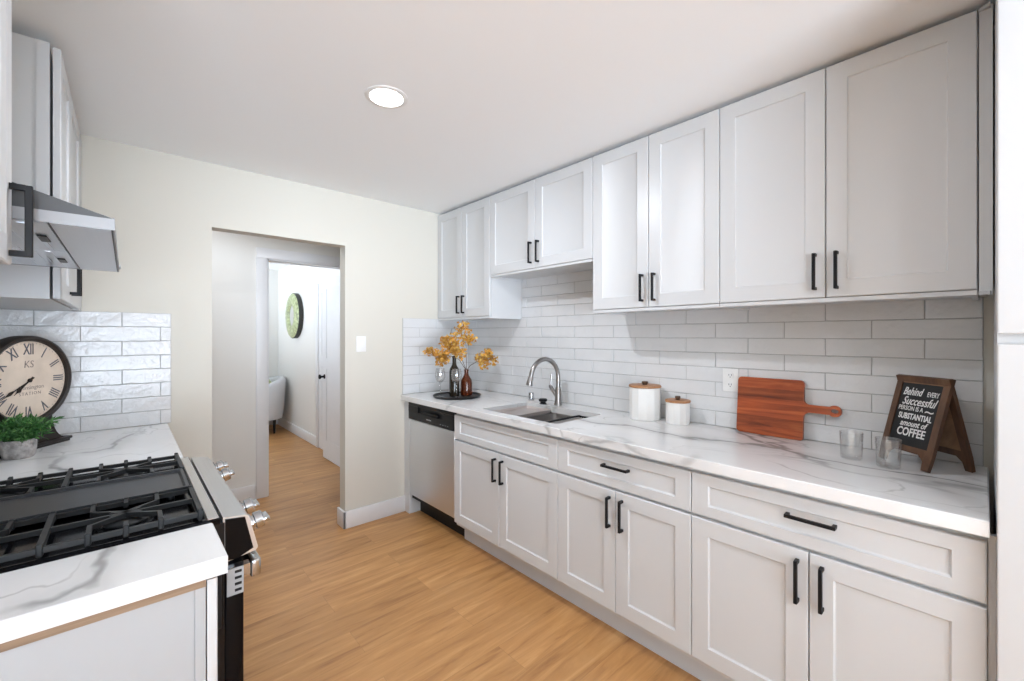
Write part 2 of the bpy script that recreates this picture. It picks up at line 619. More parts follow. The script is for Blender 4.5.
def text_mesh(body, size, M, name, m, parent, shear=0.0, depth=0.0006, width=1.0, bold=0.0, spacing=1.0, align='CENTER'):
    """M maps text plane (x right, y up, z out) to world"""
    cu = bpy.data.curves.new(name, 'FONT')
    cu.body = body
    cu.size = size
    cu.shear = shear
    cu.extrude = depth
    cu.offset = bold
    cu.space_character = spacing
    cu.align_x = align
    cu.align_y = 'CENTER'
    cu.resolution_u = 3
    to = bpy.data.objects.new(name + '_tmp', cu)
    COL.objects.link(to)
    dg = bpy.context.evaluated_depsgraph_get()
    me = bpy.data.meshes.new_from_object(to.evaluated_get(dg))
    bpy.data.objects.remove(to)
    bpy.data.curves.remove(cu)
    root = parent
    while root is not None and root.parent is not None:
        root = root.parent
    off = Vector(root.location) if root is not None else Vector()
    for v in me.vertices:
        p = Vector((v.co.x * width, v.co.y, v.co.z))
        v.co = (M @ p) - off
    me.materials.clear()
    me.materials.append(m)
    me.name = name
    o = bpy.data.objects.new(name, me)
    COL.objects.link(o)
    o.parent = parent
    return o


# ------------------------------------------------------------------ setting: shell
def slab(name, m, *boxes):
    mb = MB()
    for b in boxes:
        mb.box(*b)
    return struct(mb.build(name, m))


YH, YH2 = 4.11, 4.23          # hall's far wall
slab('floor', FLOOR, (XBACK - 0.1, 3.4, YBACK - 0.1, 7.45, -0.1, 0))
slab('ceiling', CEILP, (XBACK - 0.1, 3.4, YBACK - 0.1, YF + 0.1, CEIL, CEIL + 0.1))
slab('ceiling_hall', CEILP, (-1.6, 3.4, YF + 0.1, 7.45, CEIL, CEIL + 0.1))
slab('wall_left', WALLP, (XL - 0.1, XL, YRET, YF, 0, CEIL), (XBACK, XL, YRET, YRET + 0.1, 0, CEIL))
slab('wall_right', WALLP, (XR, XR + 0.1, YBACK, YF, 0, CEIL))
DX0, DX1, DZ = 0.375, 1.157, 2.012
slab('wall_far', WALLP, (-1.6, DX0, YF, YF + 0.1, 0, CEIL), (DX1, 3.4, YF, YF + 0.1, 0, CEIL), (DX0, DX1, YF, YF + 0.1, DZ, CEIL))
HX0, HX1, HZ = 0.895, 1.665, 2.03
slab('wall_hall', HALLP, (-1.6, HX0, YH, YH2, 0, CEIL), (HX1, 3.4, YH, YH2, 0, CEIL), (HX0, HX1, YH, YH2, HZ, CEIL))
slab('wall_hall_end', HALLP, (-1.7, -1.6, YF + 0.1, YH, 0, CEIL), (3.4, 3.5, YF + 0.1, YH, 0, CEIL))
slab('wall_room_right', HALLP, (1.755, 1.855, YH2, 7.35, 0, CEIL))
slab('wall_room_far', HALLP, (-1.6, 1.855, 7.35, 7.45, 0, CEIL))
WY0, WY1, WZ0, WZ1 = 5.2, 6.9, 0.7, 2.15
slab('wall_room_left', HALLP, (-1.6, -1.5, YH2, WY0, 0, CEIL), (-1.6, -1.5, WY1, 7.35, 0, CEIL), (-1.6, -1.5, WY0, WY1, 0, WZ0), (-1.6, -1.5, WY0, WY1, WZ1, CEIL))
# room behind the camera
BX0, BX1, BZ0, BZ1 = -2.8, 0.9, 0.06, 2.3
slab('wall_back', WALLP, (XBACK, BX0, YBACK - 0.1, YBACK, 0, CEIL), (BX1, XR + 0.1, YBACK - 0.1, YBACK, 0, CEIL), (BX0, BX1, YBACK - 0.1, YBACK, 0, BZ0), (BX0, BX1, YBACK - 0.1, YBACK, BZ1, CEIL))
slab('wall_side', WALLP, (XBACK - 0.1, XBACK, YBACK, YRET + 0.1, 0, CEIL))


def window(name, axis, t0, t1, a0, a1, z0, z1):
    mb = MB()
    f = 0.05
    def bx(a, b, c, d):
        if axis == 'Y':
            mb.box(a, b, t0, t1, c, d)
        else:
            mb.box(t0, t1, a, b, c, d)
    bx(a0, a0 + f, z0, z1); bx(a1 - f, a1, z0, z1); bx(a0, a1, z0, z0 + f); bx(a0, a1, z1 - f, z1)
    bx((a0 + a1) / 2 - 0.02, (a0 + a1) / 2 + 0.02, z0, z1)
    return struct(mb.build(name, TRIM))


window('window_1', 'Y', YBACK - 0.08, YBACK - 0.03, BX0, BX1, BZ0, BZ1)
window('window_2', 'X', -1.58, -1.53, WY0, WY1, WZ0, WZ1)


def base(name, *segs):
    """each seg: list of (x, y) path; offset side dx, dy for thickness"""
    mb = MB()
    for x0, x1, y0, y1 in segs:
        mb.box(x0, x1, y0, y1, 0, 0.122, bev=0.004, seg=2)
    return struct(mb.build(name, TRIM))


BT = 0.016
base('baseboard_far', (DX1 - BT, 1.622, YF - BT, YF), (DX1 - BT, DX1, YF - BT, YF + 0.1 + BT))
base('baseboard_far_left', (0.16, DX0, YF - BT, YF))
base('baseboard_hall', (-1.6, HX0 - 0.09, YH - BT, YH), (HX1 + 0.09, 3.4, YH - BT, YH))
base('baseboard_room_right', (1.755 - BT, 1.755, 5.545, 7.35))
base('baseboard_room_far', (-1.5, 1.755 - BT, 7.35 - BT, 7.35))
# door casing in the hall
mb = MB()
cw, ctk = 0.085, 0.018
mb.box(HX0 - cw, HX0, YH - ctk, YH, 0, HZ, bev=0.003)
mb.box(HX1, HX1 + cw, YH - ctk, YH, 0, HZ, bev=0.003)
mb.box(HX0 - cw, HX1 + cw, YH - ctk, YH, HZ, HZ + cw, bev=0.003)
mb.box(HX0, HX0 + 0.012, YH, YH2, 0, HZ)
mb.box(HX1 - 0.012, HX1, YH, YH2, 0, HZ)
mb.box(HX0, HX1, YH, YH2, HZ - 0.012, HZ)
struct(mb.build('trim_1', TRIM))


def panel_door(name, xf, dirn, y0, y1, z0, z1, t=0.035):
    """slab door parallel to the YZ plane with two flat recessed panels on the face at xf (dirn = outward)"""
    mb = MB()
    xb = xf - dirn * t
    mb.box(xb, xf - dirn * 0.004, y0, y1, z0, z1)
    s = 0.11
    zs = [(z0, z0 + 0.2), (1.0, 1.12), (z1 - s, z1)]
    mb.box(xf - dirn * 0.004, xf, y0, y0 + s, z0, z1)
    mb.box(xf - dirn * 0.004, xf, y1 - s, y1, z0, z1)
    for a, b in zs:
        mb.box(xf - dirn * 0.004, xf, y0 + s, y1 - s, a, b)
    return struct(mb.build(name, TRIM))


d1 = panel_door('door_1', 1.645, -1, 4.255, 4.995, 0.01, 2.0)
mb = MB()
for sx, d in ((1.645, -1), (1.68, 1)):
    Mx = Matrix.Rotation(d * PI / 2, 4, 'Y')
    mb.lathe([(0.026, 0), (0.026, 0.006), (0.012, 0.009), (0.011, 0.035), (0.022, 0.042), (0.027, 0.052), (0.024, 0.060), (0.010, 0.063)], (sx, 4.94, 0.915), 20, Mx)
    mb.build('door_knob', HANDLE, d1)
    mb = MB()
mb.bm.free()
# closet door in the far room's right wall with its casing
d2 = panel_door('door_2', 1.748, -1, 4.75, 5.46, 0.01, 2.0, t=0.03)
mb = MB()
mb.box(1.755 - 0.018, 1.755, 5.46, 5.545, 0, 2.0, bev=0.003)
mb.box(1.755 - 0.018, 1.755, 4.665, 4.75, 0, 2.0, bev=0.003)
mb.box(1.755 - 0.018, 1.755, 4.665, 5.545, 2.0, 2.085, bev=0.003)
struct(mb.build('trim_2', TRIM))


# ------------------------------------------------------------------ tiles
def tile_field(name, org, ud, nd, u0, u1, rows, pitch, tw, phase, holes=()):
    """org: point at u=0; ud: unit along; nd: outward normal; rows: list of (index, z0, u_lo, u_hi)"""
    mb = MB()
    ud, nd, org = Vector(ud), Vector(nd), Vector(org)
    g = 0.0013
    rnd = random.Random(hash(name) & 0 or 11)
    for idx, z0, lo, hi in rows:
        ph = phase[idx % 2]
        k = math.floor((lo - ph) / tw)
        mb.mi = 1
        a = org + ud * lo
        q = [(lo, z0), (hi, z0), (hi, z0 + pitch), (lo, z0 + pitch)]
        mb.rings([[org + ud * u + Vector((0, 0, z)) + nd * 0.0005 for u, z in q], [org + ud * u + Vector((0, 0, z)) + nd * 0.0042 for u, z in q]])
        mb.mi = 0
        u = ph + k * tw
        while u < hi - 1e-6:
            a0, a1 = max(u, lo) + g, min(u + tw, hi) - g
            if a1 - a0 > 0.006:
                zz0, zz1 = z0 + g, z0 + pitch - g
                tl = [rnd.uniform(-0.0007, 0.0007) for _ in range(4)]
                e = 0.0016
                r0 = [(a0, zz0), (a1, zz0), (a1, zz1), (a0, zz1)]
                r1 = [(a0 + e, zz0 + e), (a1 - e, zz0 + e), (a1 - e, zz1 - e), (a0 + e, zz1 - e)]
                P = lambda u_, z_, d_: org + ud * u_ + Vector((0, 0, z_)) + nd * d_
                mb.rings([[P(*p, 0.001) for p in r0], [P(*p, 0.0068) for p in r0], [P(*p, 0.0082 + tl[i]) for i, p in enumerate(r1)]])
            u += tw
    return struct(mb.build(name, [TILE, GROUT], angle=20))


TP = 0.0745
rows = [(i, CT + 0.001 + i * TP, 0.002, YF - 0.0) for i in range(8)]
rows += [(i, CT + 0.001 + i * TP, 1.459, 2.362) for i in range(8, 12)]
tile_field('wall_right_tiles', (XR, 0, 0), (0, 1, 0), (-1, 0, 0), 0, YF, rows, TP, 0.308, (-0.003, 0.151))
rows = [(i, CT + 0.001 + i * TP, 1.603, XR - 0.009) for i in range(8)]
tile_field('wall_far_tiles', (0, YF, 0), (1, 0, 0), (0, -1, 0), 0, 1, rows, TP, 0.308, (1.75, 1.905))
TPL = 0.0760
rows = [(i, CL + 0.001 + i * TPL, XL + 0.009, 0.187) for i in range(8)]
tile_field('wall_far_tiles_left', (0, YF, 0), (1, 0, 0), (0, -1, 0), 0, 1, rows, TPL, 0.311, (-0.17, -0.016))
rows = [(i, CL + 0.001 + i * TPL, 0.9, YF) for i in range(8)]
tile_field('wall_left_tiles', (XL, 0, 0), (0, 1, 0), (1, 0, 0), 0, YF, rows, TPL, 0.311, (0.0, 0.155))


# ------------------------------------------------------------------ cabinets
def ringpanel(mb, xf, dirn, y0, y1, z0, z1, fw, fh=None, t=0.019, rec=0.008):
    fh = fh or fw
    def R(iy, iz, d):
        x = xf - dirn * d
        return [(x, y0 + iy, z0 + iz), (x, y1 - iy, z0 + iz), (x, y1 - iy, z1 - iz), (x, y0 + iy, z1 - iz)]
    mb.rings([R(0, 0, t), R(0, 0, 0.0025), R(0.0025, 0.0025, 0), R(fw, fh, 0), R(fw + 0.003, fh + 0.003, rec * 0.75), R(fw + 0.006, fh + 0.006, rec)])


def door(cab, xf, dirn, y0, y1, z0, z1, handle=None, fw=0.062, name='door', fh=None, hl=0.136, rec=0.008):
    """handle: ('z', y, zc) vertical or ('y', yc, z) horizontal"""
    mb = MB()
    ringpanel(mb, xf, dirn, y0, y1, z0, z1, fw, fh, rec=rec)
    d = mb.build(name, CAB, cab, angle=25)
    if handle:
        mb = MB()
        a, p, q = handle
        w, proj = 0.0105, 0.030
        if a == 'z':
            mb.box(xf + dirn * proj, xf + dirn * (proj - w), p - w / 2, p + w / 2, q - hl / 2, q + hl / 2, bev=0.0012, seg=1)
            for zz in (q - hl / 2 + w / 2, q + hl / 2 - w / 2):
                mb.box(xf - dirn * 0.0, xf + dirn * (proj - w + 0.001), p - w / 2, p + w / 2, zz - w / 2, zz + w / 2)
        else:
            mb.box(xf + dirn * proj, xf + dirn * (proj - w), p - hl / 2, p + hl / 2, q - w / 2, q + w / 2, bev=0.0012, seg=1)
            for yy in (p - hl / 2 + w / 2, p + hl / 2 - w / 2):
                mb.box(xf - dirn * 0.0, xf + dirn * (proj - w + 0.001), yy - w / 2, yy + w / 2, q - w / 2, q + w / 2)
        mb.build('handle', HANDLE, d)
    return d


XB = 1.613        # base door faces
G = 0.0016
BASES = [
    ('white base cabinet under the sink with a plain false drawer front', 1.442, 2.356, False),
    ('white base cabinet between the sink cabinet and the widest drawer cabinet', 0.757, 1.442, True),
    ('white base cabinet under the coffee sign at the counter end beside the tall pantry', -0.006, 0.757, True),
]
for label, y0, y1, hd_ in BASES:
    c = thing('base_cabinet', label, 'cabinet', ((XB + XR) / 2, (y0 + y1) / 2, 0), 'base cabinets along the right counter')
    mb = MB()
    x0 = XB + 0.021
    mb.box(x0, x0 + 0.018, y0, y0 + 0.03, 0.115, 0.870); mb.box(x0, x0 + 0.018, y1 - 0.03, y1, 0.115, 0.870)
    mb.box(x0, x0 + 0.018, y0 + 0.03, y1 - 0.03, 0.115, 0.150); mb.box(x0, x0 + 0.018, y0 + 0.03, y1 - 0.03, 0.835, 0.870); mb.box(x0, x0 + 0.018, y0 + 0.03, y1 - 0.03, 0.665, 0.700)
    mb.box(x0 + 0.018, XR - 0.002, y0, y0 + 0.016, 0.115, 0.870); mb.box(x0 + 0.018, XR - 0.002, y1 - 0.016, y1, 0.115, 0.870)
    mb.box(x0 + 0.018, XR - 0.002, y0 + 0.016, y1 - 0.016, 0.115, 0.131)
    mb.build('carcass', CAB, c)
    mb = MB()
    mb.box(XB + 0.085, XB + 0.10, y0, y1, 0.0, 0.115)
    mb.build('toe_kick', TOE, c)
    ym = (y0 + y1) / 2
    if y0 < 0:
        mb = MB()
        mb.box(XB + 0.012, XB + 0.03, -0.0205, y0 - 0.0005, 0.0, 0.866)
        mb.build('filler_strip', CAB, c)
    d = door(c, XB, -1, y0 + G, y1 - G, 0.693, 0.849, ('y', ym - 0.006, 0.788) if hd_ else None, 0.062, 'drawer', 0.040)
    door(c, XB, -1, ym + G, y1 - G, 0.140, 0.681, ('z', ym + 0.030, 0.583))
    door(c, XB, -1, y0 + G, ym - G, 0.140, 0.681, ('z', ym - 0.036, 0.583))

XU = 1.92         # upper door faces
UPPERS = [
    ('white tall wall cabinet in the far corner above the yellow branches', 2.363, YF - 0.002, 1.514, 1.497),
    ('short white wall cabinet raised over the sink', 1.458, 2.363, 1.802, 1.786),
    ('white tall wall cabinet directly right of the raised short cabinet over the sink', 0.775, 1.458, 1.514, 1.497),
    ('widest-looking white wall cabinet above the coffee sign, next to the tall pantry', 0.013, 0.775, 1.514, 1.497),
]
for i, (label, y0, y1, zd, zc) in enumerate(UPPERS):
    c = thing('wall_cabinet', label, 'cabinet', ((XU + XR) / 2, (y0 + y1) / 2, zc), 'wall cabinets along the right wall')
    mb = MB()
    e = 0.0006
    mb.box(XU + 0.021, XR - 0.001, y0 + e, y0 + 0.016, zc, 2.366)
    mb.box(XU + 0.021, XR - 0.001, y1 - 0.016, y1 - e, zc, 2.366)
    mb.box(XU + 0.021, XR - 0.001, y0 + 0.016, y1 - 0.016, zc + 0.010, zc + 0.026)
    mb.box(XU + 0.021, XR - 0.001, y0 + 0.016, y1 - 0.016, 2.345, 2.366)
    mb.box(XU + 0.021, XU + 0.039, y0 + 0.016, y1 - 0.016, zc, zc + 0.035)
    mb.box(XU + 0.003, XU + 0.021, y0 + 0.002, y1 - 0.002, zc, zd - 0.0025)
    mb.box(XU + 0.021, XU + 0.039, y0 + 0.016, y1 - 0.016, 2.31, 2.345)
    mb.build('carcass', CAB, c)
    ym = (y0 + y1) / 2
    hz = zd + 0.097 if i != 1 else zd + 0.10
    door(c, XU, -1, ym + G, y1 - G, zd, 2.364, ('z', ym + 0.032, hz), rec=0.0055)
    door(c, XU, -1, y0 + G, ym - G, zd, 2.364, ('z', ym - 0.034, hz), rec=0.0055)
    if i == 3:
        mb = MB()
        mb.box(XU + 0.003, XU + 0.03, -0.017, y0 - 0.002, zc, 2.366)
        mb.box(XU + 0.03, XR - 0.001, -0.006, y0 - 0.002, zc + 0.012, 2.366)
        mb.build('filler_strip', CAB, c)
        mb = MB()
        mb.prism([(XU - 0.016, -0.012), (XU + 0.003, -0.014), (XU + 0.003, 0.012)], 'Z', zc - 0.001, zc + 0.010)
        mb.build('corner_bracket', GREYP, c)
        mb = MB()
        mb.prism([(XU - 0.016, -0.012), (XU + 0.003, -0.014), (XU + 0.003, 0.012)], 'Z', 2.355, 2.366)
        mb.build('corner_bracket', GREYP, c)

# white filler panel beside the dishwasher
mb = MB()
mb.box(XB + 0.006, XB + 0.025, 2.970, YF - 0.001, 0.0, 0.870, bev=0.0015, seg=1)
mb.box(XB + 0.025, XR - 0.3, 2.970, 2.986, 0.0, 0.870)
tag(center_origin(mb.build('filler_panel', CAB)), 'narrow white filler panel between the dishwasher and the far wall', 'panel')

# tall pantry at the right edge
XP = 1.572
c = thing('pantry_cabinet', 'tall white pantry cabinet at the right end of the counter', 'cabinet', (1.9, -0.4, 0))
mb = MB()
mb.box(XP + 0.021, XR, -0.78, -0.0215, 0.10, 2.365)
mb.box(XP + 0.08, XR, -0.78, -0.0215, 0.0, 0.10)
mb.build('carcass', CAB, c)
door(c, XP, -1, -0.40 + G, -0.0205, 1.377, 2.364, ('z', -0.36, 1.48), 0.075)
door(c, XP, -1, -0.78, -0.40 - G, 1.377, 2.364, ('z', -0.44, 1.48), 0.075)
door(c, XP, -1, -0.40 + G, -0.0205, 0.11, 1.352, ('z', -0.36, 1.25), 0.075)
door(c, XP, -1, -0.78, -0.40 - G, 0.11, 1.352, ('z', -0.44, 1.25), 0.075)

# ------------------------------------------------------------------ right counter with the sink opening
SX0, SX1, SY0_, SY1_ = 1.662, 2.062, 1.495, 2.125


def rect(x0, x1, y0, y1, z, r=0.0, n=4):
    if r <= 0:
        return [(x0, y0, z), (x1, y0, z), (x1, y1, z), (x0, y1, z)]
    pts = []
    for cx, cy, a in ((x0 + r, y0 + r, PI), (x1 - r, y0 + r, 1.5 * PI), (x1 - r, y1 - r, 0), (x0 + r, y1 - r, PI / 2)):
        for k in range(n + 1):
            t = a + k / n * PI / 2
            pts.append((cx + r * math.cos(t), cy + r * math.sin(t), z))
    return pts


mb = MB()
o0, o1, p0, p1 = 1.585, XR - 0.0003, -0.009, YF - 0.0003
rr = 0.004
mb.rings([rect(o0, o1, p0, p1, 0.872, rr), rect(o0, o1, p0, p1, CT - 0.003, rr), rect(o0 + 0.003, o1, p0 + 0.003, p1, CT, rr),
          rect(SX0, SX1, SY0_, SY1_, CT, 0.02), rect(SX0, SX1, SY0_, SY1_, 0.872, 0.02)], closed=True)
tag(center_origin(mb.build('countertop', MARB)), 'long white grey-veined stone countertop holding the sink on the right', 'countertop')

# ------------------------------------------------------------------ sink
s = thing('kitchen_sink', 'stainless undermount sink set in the long right counter', 'sink', ((SX0 + SX1) / 2, (SY0_ + SY1_) / 2, 0.70))
YD = 1.885


def bowl(mb, x0, x1, y0, y1, zt, zb):
    mb.rings([rect(x0 - 0.012, x1 + 0.012, y0 - 0.002, y1 + 0.002, zt, 0.03), rect(x0, x1, y0, y1, zt, 0.028), rect(x0 + 0.003, x1 - 0.003, y0 + 0.003, y1 - 0.003, zb + 0.03, 0.028),
              rect(x0 + 0.02, x1 - 0.02, y0 + 0.02, y1 - 0.02, zb, 0.02)], cap0=False)


mb = MB()
bowl(mb, SX0 - 0.004, SX1 + 0.004, SY0_ - 0.004, YD - 0.012, 0.8715, 0.70)
bowl(mb, SX0 - 0.004, SX1 + 0.004, YD + 0.012, SY1_ + 0.004, 0.8715, 0.74)
mb.box(SX0 - 0.004, SX1 + 0.004, YD - 0.012, YD + 0.012, 0.84, 0.868, bev=0.004)
mb.build('bowl', SINKST, s, fix=False)
mb = MB()
mb.lathe([(0.045, 0.7005), (0.045, 0.704), (0.036, 0.704), (0.030, 0.7015), (0.005, 0.7015)], (1.86, 1.69, 0), 24)
mb.build('drain', CHROME, s)
# tray insert over the far bowl and wire rack over the near one
mb = MB()
mb.rings([rect(SX0 + 0.004, SX1 - 0.004, YD + 0.006, SY1_ - 0.006, 0.8725, 0.015), rect(SX0 + 0.004, SX1 - 0.004, YD + 0.006, SY1_ - 0.006, 0.890, 0.015),
          rect(SX0 + 0.010, SX1 - 0.010, YD + 0.012, SY1_ - 0.012, 0.890, 0.012), rect(SX0 + 0.014, SX1 - 0.014, YD + 0.016, SY1_ - 0.016, 0.876, 0.012)])
tag(center_origin(mb.build('sink_tray', brushed('tray_steel', (0.66, 0.60, 0.58), 0.42, 'X'))), 'shallow steel tray covering the far half of the sink', 'tray')
rk = thing('sink_rack', 'wire drying rack lying over the near half of the sink', 'rack', (1.86, 1.6, 0.8725))
mb = MB()
for k in range(9):
    y = 1.512 + k * 0.017
    mb.tube([(SX0 + 0.006, y, 0.8765), (SX1 - 0.006, y, 0.8765)], 0.0032, 8)
mb.build('wire', SINKST, rk)
mb = MB()
for y0 in (1.500, 1.652):
    mb.box(SX0 + 0.003, SX1 - 0.003, y0, y0 + 0.010, 0.873, 0.888, bev=0.002)
mb.box(SX1 - 0.02, SX1 - 0.006, 1.505, 1.655, 0.873, 0.886, bev=0.002)
mb.build('end_rail', PLASTB, rk)

# ------------------------------------------------------------------ faucet
fx, fy = 2.126, 1.896
f = thing('faucet', 'tall brushed nickel gooseneck faucet with pull-down head behind the sink', 'faucet', (fx, fy, CT))
mb = MB()
mb.lathe([(0.027, 0), (0.027, 0.006), (0.024, 0.012), (0.021, 0.05), (0.019, 0.11), (0.014, 0.125), (0.0135, 0.16)], (fx, fy, CT), 24)
mb.build('base', NICKEL, f)
R_, zc_ = 0.121, 1.100
pts = [(fx, fy, CT + 0.13), (fx, fy, zc_ - 0.03)]
for k in range(15):
    a = k / 14 * math.radians(176)
    pts.append((fx - R_ + R_ * math.cos(a), fy + 0.012 * (k / 14), zc_ + R_ * math.sin(a)))
mb = MB()
mb.tube(pts, 0.0145, 14)
mb.build('spout', NICKEL, f)
ex = Vector(pts[-1])
mb = MB()
dv = Vector((-0.30, 0.02, -1)).normalized()
mb.tube([ex + dv * d for d in (-0.004, 0.004, 0.022, 0.046, 0.051)], [0.0155, 0.017, 0.0185, 0.022, 0.0205], 16)
mb.build('spray_head', NICKEL, f)
mb = MB()
hp = Vector((fx, fy, CT + 0.045))
q1 = hp + Vector((-0.020, 0.050, 0.075))
mb.tube([hp, hp + (q1 - hp) * 0.5, q1, q1 + Vector((-0.002, 0.004, 0.012))], [0.013, 0.0125, 0.013, 0.008], 12)
mb.tube([q1 + Vector((0, -0.002, -0.004)), q1 + Vector((0.000, -0.004, 0.03)), q1 + Vector((0.002, -0.006, 0.085))], [0.0075, 0.0055, 0.005], 10)
mb.build('lever', NICKEL, f)

mb = MB()
mb.lathe([(0.022, 0), (0.022, 0.004), (0.019, 0.006), (0.019, 0.052), (0.017, 0.055), (0.004, 0.0555)], (2.142, 2.165, CT), 20)
tag(center_origin(mb.build('air_gap_cap', CHROME)), 'small chrome cylinder cap on the counter at the back of the sink', 'fitting')
mb = MB()
mb.lathe([(0.024, 0), (0.024, 0.004), (0.019, 0.006), (0.019, 0.016), (0.029, 0.020), (0.030, 0.030), (0.023, 0.036), (0.004, 0.037)], (2.085, 1.995, CT), 20)
tag(center_origin(mb.build('sink_stopper', PLASTB)), 'black round sink stopper standing on the counter near the faucet', 'stopper')

# ------------------------------------------------------------------ dishwasher
dw = thing('dishwasher', 'stainless dishwasher with black control strip at the far end of the counter', 'dishwasher', (1.9, 2.66, 0))
y0, y1 = 2.359, 2.966
mb = MB()
mb.box(XB + 0.03, XR - 0.05, y0, y1, 0.12, 0.868)
mb.box(XB + 0.10, XR - 0.05, y0, y1, 0.0, 0.12)
mb.build('body', PLASTB, dw)
mb = MB()
mb.box(XB + 0.002, XB + 0.03, y0, y1, 0.158, 0.735, bev=0.006, seg=3)
mb.build('door_panel', STEELV, dw)
mb = MB()
xf = XB - 0.004
# strip with a scooped pull recess
mb.box(xf + 0.012, XB + 0.03, y0, y1, 0.738, 0.862)
mb.box(xf, xf + 0.012, y0, y1, 0.738, 0.795, bev=0.002, seg=1)
mb.box(xf, xf + 0.012, y0, y1, 0.840, 0.862, bev=0.002, seg=1)
mb.box(xf, xf + 0.012, y0, y0 + 0.14, 0.795, 0.840)
mb.box(xf, xf + 0.012, y1 - 0.14, y1, 0.795, 0.840)
cs = mb.build('control_strip', PLASTB, dw)
mb = MB()
mb.prism([(0.0, 0.800), (0.010, 0.792), (0.010, 0.812), (0.0, 0.818)][::-1], 'Y', y0 + 0.19, y1 - 0.19, Matrix.Translation((xf - 0.004, 0, 0)))
mb.build('pull_lip', BLACKG, cs)
mb = MB()
for k in range(5):
    mb.box(xf - 0.0008, xf + 0.001, 2.64 + k * 0.013, 2.649 + k * 0.013, 0.762, 0.770)
mb.build('emblem_marks', GREYP, cs)
mb = MB()
for k in range(4):
    mb.box(xf - 0.0008, xf + 0.001, 2.42 + k * 0.03, 2.43 + k * 0.03, 0.757, 0.760)
mb.build('button_marks', GREYP, cs)

# ------------------------------------------------------------------ things on the right counter
TX, TY = 1.848, 2.660
mb = MB()
mb.lathe([(0.150, 0.0), (0.168, 0.001), (0.182, 0.016), (0.178, 0.018), (0.166, 0.006), (0.010, 0.005)], (TX, TY, CT), 48)
tag(center_origin(mb.build('round_tray', mat('tray_black', (0.013, 0.012, 0.012), 0.35, bump=(80, 0.1, 0.001)))), 'round black tray under the bottles and wine glasses', 'tray')
TZ = CT + 0.0055

b1 = thing('wine_bottle', 'tall dark wine bottle standing on the round black tray', 'bottle', (1.836, 2.680, TZ))
mb = MB()
mb.lathe([(0.010, 0.004), (0.034, 0.0), (0.0375, 0.004), (0.0375, 0.185), (0.034, 0.205), (0.018, 0.232), (0.0145, 0.250), (0.0145, 0.302), (0.010, 0.302), (0.010, 0.26)], b1.location, 28)
mb.build('glass', DARKGL, b1)
mb = MB()
mb.lathe([(0.0160, 0.284), (0.0166, 0.286), (0.0166, 0.298), (0.0160, 0.300)], b1.location, 24)
mb.build('lip', DARKGL, b1)
B2 = Vector((1.930, 2.655, TZ))
mb = MB()
mb.lathe([(0.012, 0.003), (0.040, 0.0), (0.044, 0.005), (0.044, 0.095), (0.040, 0.118), (0.020, 0.150), (0.016, 0.165), (0.016, 0.186), (0.020, 0.190), (0.020, 0.196), (0.013, 0.196), (0.013, 0.165), (0.036, 0.115), (0.040, 0.092), (0.040, 0.008), (0.010, 0.008)], B2, 28)
tag(center_origin(mb.build('amber_bottle', AMBER)), 'short amber glass bottle holding the yellow branches', 'bottle')

WG = thing('wine_glass', 'clear stemmed wine glass at the front edge of the black tray before the bottles', 'glass', (1.795, 2.592, TZ), 'wine glasses on the tray')
mb = MB()
mb.lathe([(0.004, 0.0), (0.033, 0.0005), (0.033, 0.002), (0.010, 0.006), (0.0042, 0.014), (0.0036, 0.095), (0.010, 0.103), (0.030, 0.122), (0.0385, 0.150), (0.037, 0.180), (0.031, 0.212),
          (0.0298, 0.212), (0.0355, 0.180), (0.037, 0.150), (0.029, 0.124), (0.008, 0.108), (0.001, 0.106)], WG.location, 32)
mb.build('bowl_and_stem', GLASS, WG)
copy_tree(WG, (1.735, 2.715, TZ), 'clear stemmed wine glass on the left side of the black tray by the far wall')


def leaf_mb(mb, p, d, L, W, nrm, curl=0.2):
    d = d.normalized()
    sd = d.cross(nrm)
    if sd.length < 1e-3:
        sd = d.cross(Vector((1, 0, 0.3)))
    sd.normalize()
    n = sd.cross(d)
    pts = [p, p + d * L * 0.4 + sd * W / 2 + n * L * curl * 0.3, p + d * L - n * L * curl, p + d * L * 0.4 - sd * W / 2 + n * L * curl * 0.3, p + d * L * 0.45 - n * L * 0.04]
    v = [mb.bm.verts.new(q) for q in pts]
    for a, b in ((0, 1), (1, 2), (2, 3), (3, 0)):
        f_ = mb.bm.faces.new((v[a], v[b], v[4]))
        f_.material_index = mb.mi


rnd = random.Random(3)


def rv():
    while True:
        v = Vector((rnd.uniform(-1, 1), rnd.uniform(-1, 1), rnd.uniform(-1, 1)))
        if 0.1 < v.length < 1:
            return v.normalized()


# right = direction towards the picture's right at the tray (world)
RT = Vector((math.cos(YAW), -math.sin(YAW), 0))
FW = Vector((math.sin(YAW), math.cos(YAW), 0))
neck = B2 + Vector((0, 0, 0.196))


def cluster_at(dx, dz, dd=0.0):
    """offset from the amber bottle's neck: dx along RT, dz up, dd away"""
    return neck + RT * dx + FW * dd + Vector((0, 0, dz))


